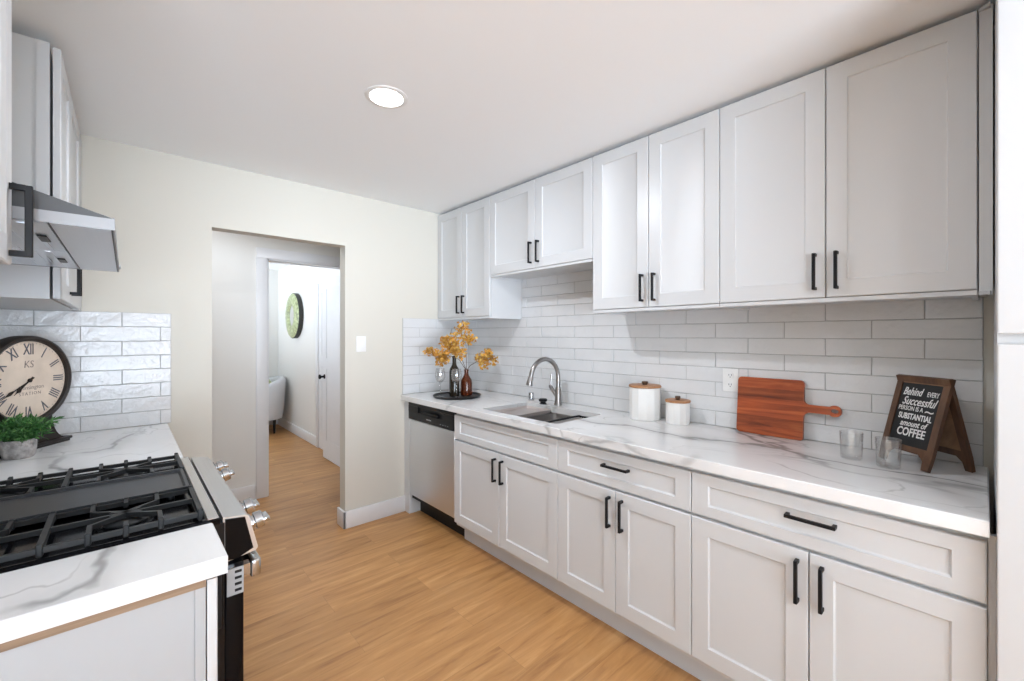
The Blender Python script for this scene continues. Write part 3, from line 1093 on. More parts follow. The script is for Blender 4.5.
BR = [
    ('golden leafy branch arching left from the bottles, lowest at its left tip', [(-0.05, 0.08, -0.05), (-0.13, 0.115, -0.10), (-0.20, 0.125, -0.10), (-0.265, 0.14, -0.10)], [(-0.265, 0.142, 0.038, 30), (-0.215, 0.13, 0.035, 22), (-0.17, 0.088, 0.052, 46), (-0.185, 0.065, 0.034, 22), (-0.15, 0.13, 0.045, 34)]),
    ('golden leafy branch with the densest leaf bunch above the dark wine bottle', [(-0.025, 0.07, -0.04), (-0.06, 0.14, -0.09), (-0.09, 0.20, -0.11), (-0.11, 0.24, -0.11)], [(-0.115, 0.195, 0.062, 70), (-0.055, 0.165, 0.055, 56), (-0.085, 0.24, 0.045, 34), (-0.15, 0.215, 0.04, 30), (-0.03, 0.12, 0.04, 28), (-0.09, 0.155, 0.05, 40)]),
    ('golden leafy branch rising straight up, sparse at its tip below the cabinet', [(0.0, 0.08, 0.0), (0.0, 0.17, -0.02), (-0.01, 0.25, -0.04), (-0.015, 0.33, -0.05)], [(-0.02, 0.335, 0.042, 24), (-0.055, 0.295, 0.038, 20), (0.02, 0.285, 0.035, 12), (0.05, 0.23, 0.038, 22), (-0.01, 0.23, 0.045, 22)]),
    ('golden leafy branch leaning right from the amber bottle towards the faucet', [(0.03, 0.03, 0.0), (0.08, 0.06, 0.0), (0.13, 0.09, 0.0), (0.18, 0.12, 0.0)], [(0.105, 0.08, 0.045, 40), (0.155, 0.10, 0.05, 46), (0.17, 0.135, 0.035, 22), (0.135, 0.04, 0.04, 26), (0.205, 0.07, 0.038, 26)]),
]
for label, path, cl in BR:
    t = thing('golden_branch', label, 'flowers', neck, 'golden branches in the amber bottle')
    mb = MB()
    pts = [neck + Vector((0, 0, -0.12)), neck + Vector((0, 0, -0.01))] + [cluster_at(a, b, d) for a, b, d in path]
    mb.tube(pts, [0.0028, 0.0026, 0.0024, 0.0020, 0.0016, 0.0010], 6)
    for a, b, r, n in cl:
        c0 = cluster_at(a, b, path[2][2])
        best = min(pts[2:], key=lambda q: (q - c0).length)
        mb.tube([best, best.lerp(c0, 0.6) + Vector((0, 0, 0.01)), c0], [0.0014, 0.0012, 0.0008], 5)
    mb.build('stem', STEMW, t)
    mb = MB()
    for a, b, r, n in cl:
        c0 = cluster_at(a, b, path[2][2])
        for k in range(int(n * 1.7)):
            o = rv() * (r * 1.12 * rnd.random() ** 0.5)
            p = c0 + o
            mb.mi = 0 if rnd.random() < 0.6 else 1
            ax = rv()
            for q in range(5):
                dd = (Matrix.Rotation(2 * PI * q / 5, 4, ax) @ ax.orthogonal().normalized() + ax * 0.35)
                leaf_mb(mb, p, dd, rnd.uniform(0.010, 0.017), 0.010, ax, 0.1)
    mb.build('leaves', [PETAL, PETAL2], t, fix=False)


def canister(label, x, y, r, h):
    t = thing('canister', label, 'canister', (x, y, CT), 'wood-lidded canisters')
    mb = MB()
    n = 12
    mb.lathe([(r * 0.3, 0.002), (r * 0.94, 0.0), (r, 0.004), (r, h - 0.003), (r * 0.98, h), (r * 0.9, h), (r * 0.9, 0.01), (0.001, 0.01)], t.location, n, rot=0.12)
    mb.build('jar', CERAM, t, angle=15)
    mb = MB()
    mb.lathe([(r * 0.86, h - 0.012), (r * 0.86, h + 0.0005), (r * 1.03, h + 0.0005), (r * 1.05, h + 0.004), (r * 1.04, h + 0.010), (r * 1.0, h + 0.012), (0.003, h + 0.012)], t.location, 40)
    l = mb.build('lid', LIDW, t)
    mb = MB()
    k = 0.014 if r < 0.07 else 0.017
    mb.lathe([(k * 0.8, h + 0.012), (k * 0.75, h + 0.017), (k * 0.95, h + 0.021), (k, h + 0.027), (k * 0.9, h + 0.031), (0.002, h + 0.032)], t.location, 20)
    mb.build('knob', SIGNW, l)


canister('larger white canister with wooden lid and knob on the right counter', 2.134, 1.262, 0.083, 0.176)
canister('smaller white canister with wooden lid beside the larger one', 2.150, 1.080, 0.060, 0.112)

# outlet and switch
o = thing('wall_outlet', 'white double wall outlet on the tiles beside the cutting board', 'outlet', (XR - 0.009, 0.846, 1.15))
mb = MB()
mb.box(XR - 0.013, XR - 0.0075, 0.846 - 0.038, 0.846 + 0.038, 1.094, 1.209, bev=0.002)
mb.build('cover_plate', WHITEP, o)
for z in (1.128, 1.175):
    mb = MB()
    mb.lathe([(0.0165, 0), (0.0165, 0.0025), (0.015, 0.003), (0.001, 0.003)], (XR - 0.0128, 0.846, z), 20, Matrix.Rotation(-PI / 2, 4, 'Y'))
    rc = mb.build('receptacle', WHITEP, o)
    mb = MB()
    for dy in (-0.006, 0.006):
        mb.box(XR - 0.0165, XR - 0.0155, 0.846 + dy - 0.0012, 0.846 + dy + 0.0012, z - 0.002, z + 0.007)
    mb.box(XR - 0.0165, XR - 0.0155, 0.846 - 0.002, 0.846 + 0.002, z - 0.010, z - 0.006)
    mb.build('slots', INK, rc)
o = thing('light_switch', 'white rocker light switch on the cream wall beside the doorway', 'switch', (1.272, YF, 1.31))
mb = MB()
mb.box(1.236, 1.308, YF - 0.006, YF - 0.0003, 1.254, 1.368, bev=0.002)
mb.build('cover_plate', WHITEP, o)
mb = MB()
mb.prism([(YF - 0.006, 1.278), (YF - 0.006, 1.344), (YF - 0.0105, 1.344), (YF - 0.007, 1.278)], 'X', 1.256, 1.288)
mb.build('rocker', WHITEP, o)

# cutting board leaning on the tiles
t = 0.018
poly = []


def arc(cy, cz, r, a0, a1, n=8):
    return [(cy + r * math.cos(math.radians(a0 + (a1 - a0) * k / n)), cz + r * math.sin(math.radians(a0 + (a1 - a0) * k / n))) for k in range(n + 1)]


# local (u towards picture right = -Y, v up); u 0..0.272, v 0..0.262
Wb, Hb, hc = 0.272, 0.262, 0.142
poly += arc(0.018, 0.018, 0.018, 180, 270)
poly += arc(Wb - 0.012, 0.012, 0.012, 270, 360)
poly += arc(Wb + 0.022, hc - 0.017 - 0.022, 0.022, 180, 90)
poly += arc(Wb + 0.110, hc, 0.024, 225, 495, 16)
poly += arc(Wb + 0.022, hc + 0.017 + 0.022, 0.022, 270, 180)
poly += arc(Wb - 0.016, Hb - 0.016, 0.016, 0, 90)
poly += arc(0.018, Hb - 0.018, 0.018, 90, 180)
lean = 0.10
x_base = XR - 0.040


def brd(u, v, d):
    # d: out of the wall
    vv = v * math.cos(lean)
    return Vector((x_base + v * math.sin(lean) - d * math.cos(lean), 0.802 - u, CT + vv + d * math.sin(lean) + 0.0005))


mb = MB()
bm = mb.bm
hole = [(Wb + 0.110 + 0.013 * math.cos(a), hc + 0.0085 * math.sin(a)) for a in [2 * PI * k / 20 for k in range(20)]]


def faces_with_hole(d, inset):
    po = [bm.verts.new(brd(u, v, d)) for u, v in poly]
    ph = [bm.verts.new(brd(u, v, d)) for u, v in hole]
    es = [bm.edges.new((po[i], po[(i + 1) % len(po)])) for i in range(len(po))] + [bm.edges.new((ph[i], ph[(i + 1) % 20])) for i in range(20)]
    bmesh.ops.triangle_fill(bm, edges=es, use_beauty=True, use_dissolve=False)
    return po, ph


a_, ah = faces_with_hole(0.0, 0)
b_, bh = faces_with_hole(t, 0)
for A, B in ((a_, b_), (ah, bh)):
    for i in range(len(A)):
        j = (i + 1) % len(A)
        bm.faces.new((A[i], A[j], B[j], B[i]))
cb = mb.build('cutting_board', ACACIA)
tag(center_origin(cb), 'reddish wooden cutting board with handle leaning against the white tiles', 'cutting board')

# drinking glasses
DG = thing('drinking_glass', 'small clear drinking glass on the counter nearest the cutting board handle', 'glass', (2.02, 0.335, CT), 'clear drinking glasses by the coffee sign')
mb = MB()
mb.lathe([(0.002, 0.0008), (0.030, 0.0), (0.033, 0.004), (0.036, 0.098), (0.0352, 0.100), (0.0344, 0.098), (0.0312, 0.012), (0.027, 0.009), (0.001, 0.009)], DG.location, 36)
mb.build('tumbler', GLASS, DG)
copy_tree(DG, (1.983, 0.226, CT), 'small clear drinking glass just in front of the coffee sign')

# ------------------------------------------------------------------ A-frame sign
FR = Vector((1.982, 0.126, CT + 0.0035))
BK = Vector((2.112, 0.016, CT + 0.0035))
nrm = (FR - BK).normalized()                     # out of the front face, horizontally
wd = Vector((-nrm.y, nrm.x, 0))
if wd.y < 0:
    wd = -wd                                      # towards the picture's left
SW, SH = 0.190, 0.312
apex = (FR + BK) / 2 + Vector((0, 0, SH))
sg = thing('coffee_sign', 'small wooden A-frame chalkboard sign about coffee on the counter', 'sign', (FR + BK) / 2 + wd * SW / 2)


def face_frame(foot, apex_, out):
    """matrix: x from picture-left to right, y from foot line up to the apex, z out"""
    y = (apex_ - foot).normalized()
    x = -wd
    z = x.cross(y)
    if z.dot(out) < 0:
        x = wd
        z = x.cross(y)
        org = foot
    else:
        org = foot + wd * SW
    M = Matrix.Identity(4)
    for i in range(3):
        M[i][0], M[i][1], M[i][2], M[i][3] = x[i], y[i], z[i], org[i]
    return M, (apex_ - foot).length


def a_panel(foot, out, board_mat, nm):
    M, L = face_frame(foot, apex, out)
    th = 0.013
    mb = MB()
    fw = 0.022
    # stiles run down into flared feet
    def P(poly):
        mb.prism(poly, 'Z', -th, 0.0, M)
    zb = 0.052
    P([(0.004, 0.0), (0.026, 0.0), (0.028, 0.030), (0.047, zb), (fw, zb), (fw, L), (0, L), (0, 0.05)][::1])
    P([(SW - 0.004, 0.0), (SW, 0.05), (SW, L), (SW - fw, L), (SW - fw, zb), (SW - 0.047, zb), (SW - 0.028, 0.030), (SW - 0.026, 0.0)])
    P([(fw, L - fw), (SW - fw, L - fw), (SW - fw, L), (fw, L)])
    P([(fw, zb - 0.004), (SW - fw, zb - 0.004), (SW - fw, zb + fw - 0.004), (fw, zb + fw - 0.004)])
    fr = mb.build(nm + '_frame', SIGNW, sg)
    mb = MB()
    mb.prism([(fw - 0.002, zb + fw - 0.006), (SW - fw + 0.002, zb + fw - 0.006), (SW - fw + 0.002, L - fw + 0.002), (fw - 0.002, L - fw + 0.002)], 'Z', -th + 0.002, -0.004, M)
    bd = mb.build(nm + '_board', board_mat, fr)
    return M, L, fw, zb


Mf, L, fw, zb = a_panel(FR, nrm, CHALK, 'front')
a_panel(BK, -nrm, SIGNB, 'back')
bpy.data.objects['front_board']['label'] = 'black chalkboard with white lettering'
B0, B1 = zb + fw - 0.004, L - fw          # visible board, bottom and top
LN = [  # text, size, fraction from the top, shear, width, bold, x offset
    ('Behind', 0.040, 0.165, 0.35, 0.62, 0.0005, -0.030),
    ('EVERY', 0.025, 0.18, 0.0, 0.58, 0.0002, 0.044),
    ('Successful', 0.042, 0.315, 0.40, 0.70, 0.0005, 0.0),
    ('PERSON IS A', 0.023, 0.43, 0.0, 0.70, 0.0002, -0.022),
    ('~', 0.045, 0.44, 0.0, 1.2, 0.0003, 0.045),
    ('SUBSTANTIAL', 0.029, 0.555, 0.0, 0.66, 0.0008, 0.0),
    ('amount of', 0.030, 0.665, 0.30, 0.75, 0.0005, 0.0),
    ('COFFEE', 0.041, 0.80, 0.0, 0.72, 0.0009, 0.0),
]
brd_o = bpy.data.objects['front_board']
for body, size, yy, sh, wdt, bold, xo in LN:
    M = Mf @ Matrix.Translation((SW / 2 + xo, B1 + (B0 - B1) * yy, -0.0038))
    text_mesh(body, size, M, 'lettering', CHALKW, brd_o, shear=sh, depth=0.0003, width=wdt, bold=bold)

# ------------------------------------------------------------------ left side: far counter, cabinets
XLF = 0.150
mb = MB()
RY0, RY1 = 1.357, 2.122         # range
mb.rings([rect(XL + 0.0003, 0.172, RY1 + 0.006, YF - 0.0003, CL - 0.038), rect(XL + 0.0003, 0.172, RY1 + 0.006, YF - 0.0003, CL - 0.003), rect(XL + 0.0003, 0.169, RY1 + 0.009, YF - 0.0003, CL)])
tag(center_origin(mb.build('countertop', MARB)), 'white stone countertop with clock and potted plant beyond the range', 'countertop')
mb = MB()
mb.rings([rect(XL + 0.0003, 0.168, 1.123, RY0 - 0.006, CL - 0.038, 0.003), rect(XL + 0.0003, 0.168, 1.123, RY0 - 0.006, CL - 0.003, 0.003), rect(XL + 0.0003, 0.165, 1.126, RY0 - 0.009, CL, 0.003)])
tag(center_origin(mb.build('countertop', MARB)), 'narrow white veined countertop piece at the near side of the range', 'countertop')

c = thing('base_cabinet', 'white base cabinet under the clock counter beyond the range', 'cabinet', (-0.15, 2.6, 0))
mb = MB()
mb.box(XL + 0.001, XLF - 0.021, RY1 + 0.008, YF - 0.001, 0.115, CL - 0.0385)
mb.box(XL + 0.001, XLF - 0.10, RY1 + 0.008, YF - 0.001, 0.0, 0.115)
mb.build('carcass', CAB, c)
door(c, XLF, 1, RY1 + 0.010, 2.588, 0.14, 0.655, ('z', 2.55, 0.56))
door(c, XLF, 1, 2.591, YF - 0.02, 0.14, 0.655, ('z', 2.63, 0.56))
door(c, XLF, 1, RY1 + 0.010, YF - 0.02, 0.665, 0.825, ('y', 2.6, 0.75), name='drawer', fh=0.04)

c = thing('base_cabinet', 'narrow white base cabinet with bare wood strip at the near side of the range', 'cabinet', (-0.15, 1.24, 0))
mb = MB()
mb.box(XL + 0.001, XLF - 0.021, 1.146, RY0 - 0.004, 0.115, CL - 0.0385)
mb.box(XL + 0.001, XLF - 0.10, 1.146, RY0 - 0.004, 0.0, 0.115)
mb.build('carcass', CAB, c)
mb = MB()
mb.box(XL + 0.001, 0.109, 1.137, 1.146, 0.0, 0.8295)
mb.box(0.109, 0.1285, 1.132, 1.146, 0.0, 0.829, bev=0.001, seg=1)
ep = mb.build('end_panel', mat('end_panel_darkened_white', (0.40, 0.41, 0.42), 0.45, var=(4, 0.02)), c)  # cabinet white with its colour darkened to offset the back window's light
mb = MB()
mb.box(XL + 0.001, 0.1285, 1.129, 1.146, 0.830, CL - 0.0385)
mb.build('wood_strip', RAWWOOD, ep)['label'] = 'bare plywood strip under the counter edge'
door(c, 0.150, 1, 1.134, RY0 - 0.006, 0.14, CL - 0.046, ('z', 1.30, 0.70), fw=0.05)

# wall cabinets on the left
XLU = -0.162
c = thing('wall_cabinet', 'white wall cabinet over the clock beyond the range hood', 'cabinet', (-0.3, 2.5, 1.495))
y0, y1 = 2.085, 2.87
mb = MB()
mb.box(XL + 0.001, XLU - 0.026, y0, y1, 1.495, 2.345)
mb.box(XLU - 0.056, XLU - 0.0262, y0 - 0.004, y0, 1.495, 2.345)
mb.box(XL + 0.001, XLU - 0.004, y1, YF - 0.001, 1.495, 2.345)
mb.build('carcass', CAB, c)
ym = 2.42
door(c, XLU, 1, y0 - 0.002, ym - G, 1.497, 2.335, ('z', ym - 0.036, 1.60))
door(c, XLU, 1, ym + G, y1 - 0.002, 1.497, 2.335, ('z', ym + 0.033, 1.60))
c = thing('wall_cabinet', 'narrow white wall cabinet at the near end of the range hood', 'cabinet', (-0.3, 1.13, 1.5))
mb = MB()
mb.box(XL + 0.001, XLU - 0.021, 1.015, 1.250, 1.500, 2.366)
mb.build('carcass', CAB, c)
door(c, XLU, 1, 1.016, 1.248, 1.508, 2.364, ('z', 1.222, 1.590), fw=0.05)

# ------------------------------------------------------------------ hood
HY0, HY1, HXF, HZB = 1.264, 2.075, -0.018, 1.600
h = thing('range_hood', 'stainless under-cabinet range hood over the gas range', 'range hood', (-0.24, (HY0 + HY1) / 2, HZB))
mb = MB()
ww = 0.003
prof = [(XL + 0.001, HZB + 0.004), (HXF - 0.004, HZB + 0.004), (HXF - 0.004, HZB + 0.026), (-0.16, HZB + 0.070), (XL + 0.001, HZB + 0.150)]
mb.prism(prof, 'Y', HY0, HY1)
mb.build('canopy', mat('hood_side_shaded', (0.062, 0.062, 0.063), 0.5, metal=0.2, bump=(200, 0.05, 0.0005)), h)  # stainless side, its shade painted in as a darker base colour
mb = MB()
mb.box(HXF - 0.004, HXF, HY0 - 0.001, HY1 + 0.001, HZB, HZB + 0.027, bev=0.001, seg=1)
mb.box(XL + 0.002, HXF, HY0 - 0.004, HY0 - 0.0005, HZB, HZB + 0.024)
mb.box(XL + 0.002, HXF, HY1 + 0.0005, HY1 + 0.004, HZB, HZB + 0.024)
mb.build('lip', mat('hood_lip_steel', (0.27, 0.27, 0.275), 0.5, metal=0.25, bump=(200, 0.05, 0.0005)), h)
mb = MB()
mb.box(-0.115, HXF - 0.006, HY0 + 0.002, HY1 - 0.002, HZB, HZB + 0.0038)
mb.build('front_underside', STEELV, h)
for k in range(2):
    a = HY0 + 0.01 + k * (HY1 - HY0 - 0.02) / 2
    b = a + (HY1 - HY0 - 0.02) / 2 - 0.004
    mb = MB()
    mb.box(XL + 0.03, -0.119, a, b, HZB + 0.0005, HZB + 0.0038)
    for j in range(9):
        xx = XL + 0.05 + j * 0.031
        mb.box(xx, xx + 0.012, a + 0.02, b - 0.02, HZB - 0.0015, HZB + 0.0006)
    fl = mb.build('filter', FILT, h)
    mb = MB()
    mb.box(-0.150, -0.134, (a + b) / 2 - 0.04, (a + b) / 2 + 0.04, HZB - 0.003, HZB + 0.0005, bev=0.001, seg=1)
    mb.build('filter_latch', PLASTB, fl)
mb = MB()
for k in range(3):
    mb.lathe([(0.006, 0), (0.006, 0.004), (0.003, 0.005)], (HXF + 0.0, HY1 - 0.03 - k * 0.025, HZB + 0.012), 12, Matrix.Rotation(PI / 2, 4, 'Y'))
mb.build('button', STEEL, h)

# ------------------------------------------------------------------ gas range
r = thing('gas_range', 'black and stainless gas range with cast iron grates on the left', 'range', (-0.12, (RY0 + RY1) / 2, 0))
RZ = CL
mb = MB()
mb.box(XL + 0.004, 0.195, RY0, RY1, 0.03, RZ - 0.012)
for x in (XL + 0.05, 0.13):
    for y in (RY0 + 0.05, RY1 - 0.05):
        mb.lathe([(0.02, 0), (0.02, 0.031)], (x, y, 0), 12)
mb.build('body', BLACKE, r)
mb = MB()
mb.rings([rect(XL + 0.004, 0.186, RY0, RY1, RZ - 0.0115, 0.004), rect(XL + 0.004, 0.186, RY0, RY1, RZ + 0.002, 0.004), rect(XL + 0.010, 0.180, RY0 + 0.006, RY1 - 0.006, RZ + 0.004, 0.004),
          rect(XL + 0.022, 0.155, RY0 + 0.018, RY1 - 0.018, RZ + 0.003, 0.01), rect(XL + 0.028, 0.149, RY0 + 0.024, RY1 - 0.024, RZ - 0.006, 0.01)])
mb.build('cooktop', BLACKG, r)
mb = MB()
mb.box(0.157, 0.183, RY0 + 0.004, RY1 - 0.004, RZ + 0.002, RZ + 0.0065, bev=0.002, seg=1)
mb.build('cooktop_trim', STEELX, r)
# control panel: sloped box
mb = MB()
cp = [(0.192, RZ + 0.001), (0.246, RZ - 0.006), (0.252, RZ - 0.012), (0.274, 0.784), (0.268, 0.776), (0.192, 0.765)]
mb.prism(cp, 'Y', RY0 + 0.004, RY1 - 0.004)
cpo = mb.build('control_panel', STEELX, r)
mb = MB()
ins = [(0.196, RZ - 0.004), (0.242, RZ - 0.010), (0.262, 0.786), (0.226, 0.770), (0.196, 0.770)]
mb.prism(ins, 'Y', RY0 + 0.0005, RY0 + 0.0045)
mb.build('end_cap', BLACKG, cpo)
mb = MB()
mb.prism(ins, 'Y', RY1 - 0.0045, RY1 - 0.0005)
mb.build('end_cap', BLACKG, cpo)
nx = Vector((0.098, 0, 0.022)).normalized()
ang = math.atan2(nx.x, nx.z)
for y in (1.405, 1.535, 1.945, 2.072):
    c0 = Vector((0.2625, y, 0.838))
    Mk = Matrix.Rotation(ang, 4, 'Y')
    mb = MB()
    mb.lathe([(0.026, -0.002), (0.026, 0.004), (0.018, 0.006), (0.018, 0.010), (0.0245, 0.012), (0.0235, 0.030), (0.021, 0.033), (0.001, 0.0335)], c0, 24, Mk)
    kn = mb.build('knob', CHROME, cpo)
    mb = MB()
    mb.box(-0.0065, 0.0065, -0.0245, 0.0245, 0.028, 0.047, bev=0.0025, seg=2)
    mb.xform(Matrix.Translation(c0) @ Mk)
    mb.build('knob_grip', CHROME, kn)
mb = MB()
mb.box(0.196, 0.240, RY0 + 0.006, RY1 - 0.006, 0.18, 0.757, bev=0.004, seg=2)
mb.box(0.196, 0.238, RY0 + 0.006, RY1 - 0.006, 0.04, 0.174, bev=0.004, seg=2)
od = mb.build('oven_door', BLACKG, r)
mb = MB()
mb.box(0.200, 0.239, RY0 + 0.001, RY0 + 0.0058, 0.672, 0.744, bev=0.0008, seg=1)
vp = mb.build('vent_plate', GREYP, od)
mb = MB()
for k in range(4):
    z = 0.681 + k * 0.0165
    mb.box(0.218, 0.234, RY0 - 0.0002, RY0 + 0.002, z, z + 0.007)
mb.build('vent_slots', PLASTB, vp)
mb = MB()
mb.box(0.256, 0.282, RY0 + 0.004, RY1 - 0.004, 0.702, 0.750, bev=0.006, seg=3)
mb.box(0.238, 0.258, RY0 + 0.010, RY0 + 0.036, 0.712, 0.742)
mb.box(0.238, 0.258, RY1 - 0.036, RY1 - 0.010, 0.712, 0.742)
mb.build('oven_handle', CHROME, od)

GZ = RZ + 0.030       # grate top
gx0, gx1 = XL + 0.030, 0.150


def grate(y0, y1):
    mb = MB()
    bw = 0.011
    zt = GZ - 0.008
    # frame
    for y in (y0 + bw / 2, y1 - bw / 2):
        mb.bar((gx0, y, zt - 0.004), (gx1, y, zt - 0.004), bw, 0.012)
    ymid = (y0 + y1) / 2
    for x in (gx0 + bw / 2, gx1 - bw / 2, (gx0 + gx1) / 2):
        mb.bar((x, y0, zt), (x, y1, zt), bw, 0.016)
    mb.bar((gx0, ymid, zt), (gx1, ymid, zt), 0.008, 0.012)
    for cx in (gx0 + 0.155, gx1 - 0.150):
        for sx in (-1, 1):
            # fingers along Y from the frame towards the burner
            mb.bar((cx + sx * 0.065, y0, zt + 0.001), (cx + sx * 0.065, y0 + 0.070, zt + 0.001), 0.009, 0.014)
            mb.bar((cx + sx * 0.065, y1, zt + 0.001), (cx + sx * 0.065, y1 - 0.070, zt + 0.001), 0.009, 0.014)
            mb.bar((cx + sx * 0.065, y0 + 0.070, zt + 0.001), (cx - sx * 0.030, y1 - 0.070 - 0.035, zt + 0.001), 0.008, 0.012)
            mb.bar((cx + sx * 0.065, y1 - 0.070, zt + 0.001), (cx - sx * 0.030, y0 + 0.070 + 0.035, zt + 0.001), 0.008, 0.012)
        for yy, s_ in ((y0, 1), (y1, -1)):
            mb.bar((cx, yy, zt + 0.001), (cx, yy + s_ * 0.045, zt + 0.001), 0.009, 0.014)
    # upright tabs and feet along the edges
    for x in [gx0 + 0.006, gx1 - 0.006, (gx0 + gx1) / 2] + [cx + d for cx in (gx0 + 0.155, gx1 - 0.150) for d in (-0.065, 0, 0.065)]:
        for yy in (y0 + 0.005, y1 - 0.005):
            mb.box(x - 0.0055, x + 0.0055, yy - 0.007, yy + 0.007, RZ + 0.0045, GZ + 0.003, bev=0.002, seg=1)
    return mb.build('grate', IRON, r, angle=30)


Yg = [RY0 + 0.020, RY0 + 0.262, RY1 - 0.262, RY1 - 0.020]
grate(Yg[0], Yg[1])
grate(Yg[2], Yg[3])
mb = MB()
mb.rings([rect(gx0 + 0.01, gx1 - 0.012, Yg[1] + 0.004, Yg[2] - 0.004, RZ + 0.012, 0.012), rect(gx0 + 0.004, gx1 - 0.006, Yg[1] + 0.002, Yg[2] - 0.002, RZ + 0.020, 0.012),
          rect(gx0 + 0.004, gx1 - 0.006, Yg[1] + 0.002, Yg[2] - 0.002, RZ + 0.030, 0.012), rect(gx0 + 0.012, gx1 - 0.014, Yg[1] + 0.010, Yg[2] - 0.010, RZ + 0.030, 0.012),
          rect(gx0 + 0.018, gx1 - 0.020, Yg[1] + 0.016, Yg[2] - 0.016, RZ + 0.023, 0.012)])
for x in (gx0 + 0.05, gx1 - 0.05):
    for y in (Yg[1] + 0.03, Yg[2] - 0.03):
        mb.lathe([(0.01, RZ - 0.006), (0.01, RZ + 0.0125)], (x, y, 0), 10)
mb.build('griddle', GRID, r)
for cx in (gx0 + 0.155, gx1 - 0.150):
    for cy in ((Yg[0] + Yg[1]) / 2, (Yg[2] + Yg[3]) / 2):
        mb = MB()
        mb.lathe([(0.058, RZ - 0.0062), (0.056, RZ - 0.001), (0.043, RZ + 0.001), (0.043, RZ + 0.005)], (cx, cy, 0), 32)
        bo = mb.build('burner', BLACKE, r)
        mb = MB()
        mb.lathe([(0.045, RZ + 0.005), (0.046, RZ + 0.009), (0.040, RZ + 0.0125), (0.002, RZ + 0.013)], (cx, cy, 0), 32)
        mb.build('burner_cap', IRON, bo)

# ------------------------------------------------------------------ clock
PSI = math.radians(55)
ck = Vector((-0.316, 2.709, CL))
cr = 0.1886
cz = 1.1837
t = thing('mantel_clock', 'round-faced dark mantel clock with Roman numerals in the corner on the left counter', 'clock', ck)
rx = Vector((math.cos(PSI), math.sin(PSI), 0))
nz = Vector((math.sin(PSI), -math.cos(PSI), 0))
up = Vector((0, 0, 1))
Mc = Matrix.Identity(4)
cc = Vector((ck.x, ck.y, cz))
for i in range(3):
    Mc[i][0], Mc[i][1], Mc[i][2], Mc[i][3] = rx[i], up[i], nz[i], cc[i]
Id = Vector((0, 0, 0))
mb = MB()
mb.lathe([(cr - 0.03, -0.030), (cr - 0.004, -0.030), (cr, -0.022), (cr, 0.018), (cr - 0.004, 0.028), (cr - 0.012, 0.031), (cr - 0.020, 0.026), (cr - 0.024, 0.012), (0.01, 0.012)], Id, 64)
mb.xform(Mc)
mb.build('case', CLOCKB, t)
mb = MB()
mb.lathe([(cr - 0.023, 0.0125), (cr - 0.023, 0.0145), (0.004, 0.0147)], Id, 64)
mb.xform(Mc)
dial = mb.build('dial', DIAL, t)
# plinth with concave shoulders
h0 = CL - cz
mb = MB()
pl = [(-0.195, h0 + 0.022), (0.195, h0 + 0.022)]
k = 10
for i in range(k + 1):
    a = i / k * PI / 2
    pl.append((0.180 - 0.070 * math.sin(a), h0 + 0.022 + 0.12 * (1 - math.cos(a))))
for i in range(k + 1):
    a = (1 - i / k) * PI / 2
    pl.append((-0.180 + 0.070 * math.sin(a), h0 + 0.022 + 0.12 * (1 - math.cos(a))))
mb.prism(pl, 'Z', -0.018, 0.010, Mc)
mb.box(-0.198, 0.198, h0 + 0.010, h0 + 0.022, -0.024, 0.022, bev=0.003, M=Mc)
mb.box(-0.190, 0.190, h0, h0 + 0.010, -0.020, 0.018, bev=0.002, M=Mc)
mb.build('plinth', CLOCKB, t)
for i, num in enumerate(['XII', 'I', 'II', 'III', 'IIII', 'V', 'VI', 'VII', 'VIII', 'IX', 'X', 'XI']):
    a = i * PI / 6
    rr_ = cr - 0.059
    M = Mc @ Matrix.Translation((rr_ * math.sin(a), rr_ * math.cos(a), 0.0150)) @ Matrix.Rotation(-a, 4, 'Z')
    text_mesh(num, 0.064, M, 'numeral', INK, dial, depth=0.0003, width=0.58, bold=0.0010)
text_mesh('KS', 0.042, Mc @ Matrix.Translation((0, 0.067, 0.0150)), 'emblem_lettering', INKF, dial, depth=0.0002, width=0.9, shear=0.1)
text_mesh('Kensington', 0.024, Mc @ Matrix.Translation((0.012, -0.030, 0.0150)), 'dial_lettering', INKF, dial, depth=0.0002)
text_mesh('STATION', 0.019, Mc @ Matrix.Translation((0.006, -0.056, 0.0150)), 'dial_lettering', INKF, dial, depth=0.0002, spacing=1.25)
mb = MB()
for i in range(60):
    a = i * PI / 30
    r1_, r2_ = cr - 0.033, cr - 0.029
    mb.bar((r1_ * math.sin(a), r1_ * math.cos(a), 0.0152), (r2_ * math.sin(a), r2_ * math.cos(a), 0.0152), 0.0015, 0.0006)
mb.xform(Mc)
mb.build('minute_track', INKF, dial)


def hand(nm, ang_, L_, w, z):
    mb = MB()
    poly = [(-w * 0.4, -0.02), (w * 0.4, -0.02), (w * 0.5, L_ * 0.55), (w * 1.5, L_ * 0.68), (w * 0.35, L_ * 0.82), (0.0006, L_), (-0.0006, L_), (-w * 0.35, L_ * 0.82), (-w * 1.5, L_ * 0.68), (-w * 0.5, L_ * 0.55)]
    mb.prism(poly, 'Z', z, z + 0.001)
    mb.lathe([(0.008, z - 0.001), (0.008, z + 0.0018), (0.002, z + 0.003)], Id, 20)
    mb.xform(Mc @ Matrix.Rotation(-ang_, 4, 'Z'))
    mb.build(nm, CLOCKB, t)


hand('hour_hand', math.radians(229), 0.085, 0.007, 0.018)
hand('minute_hand', math.radians(240), 0.140, 0.005, 0.0205)

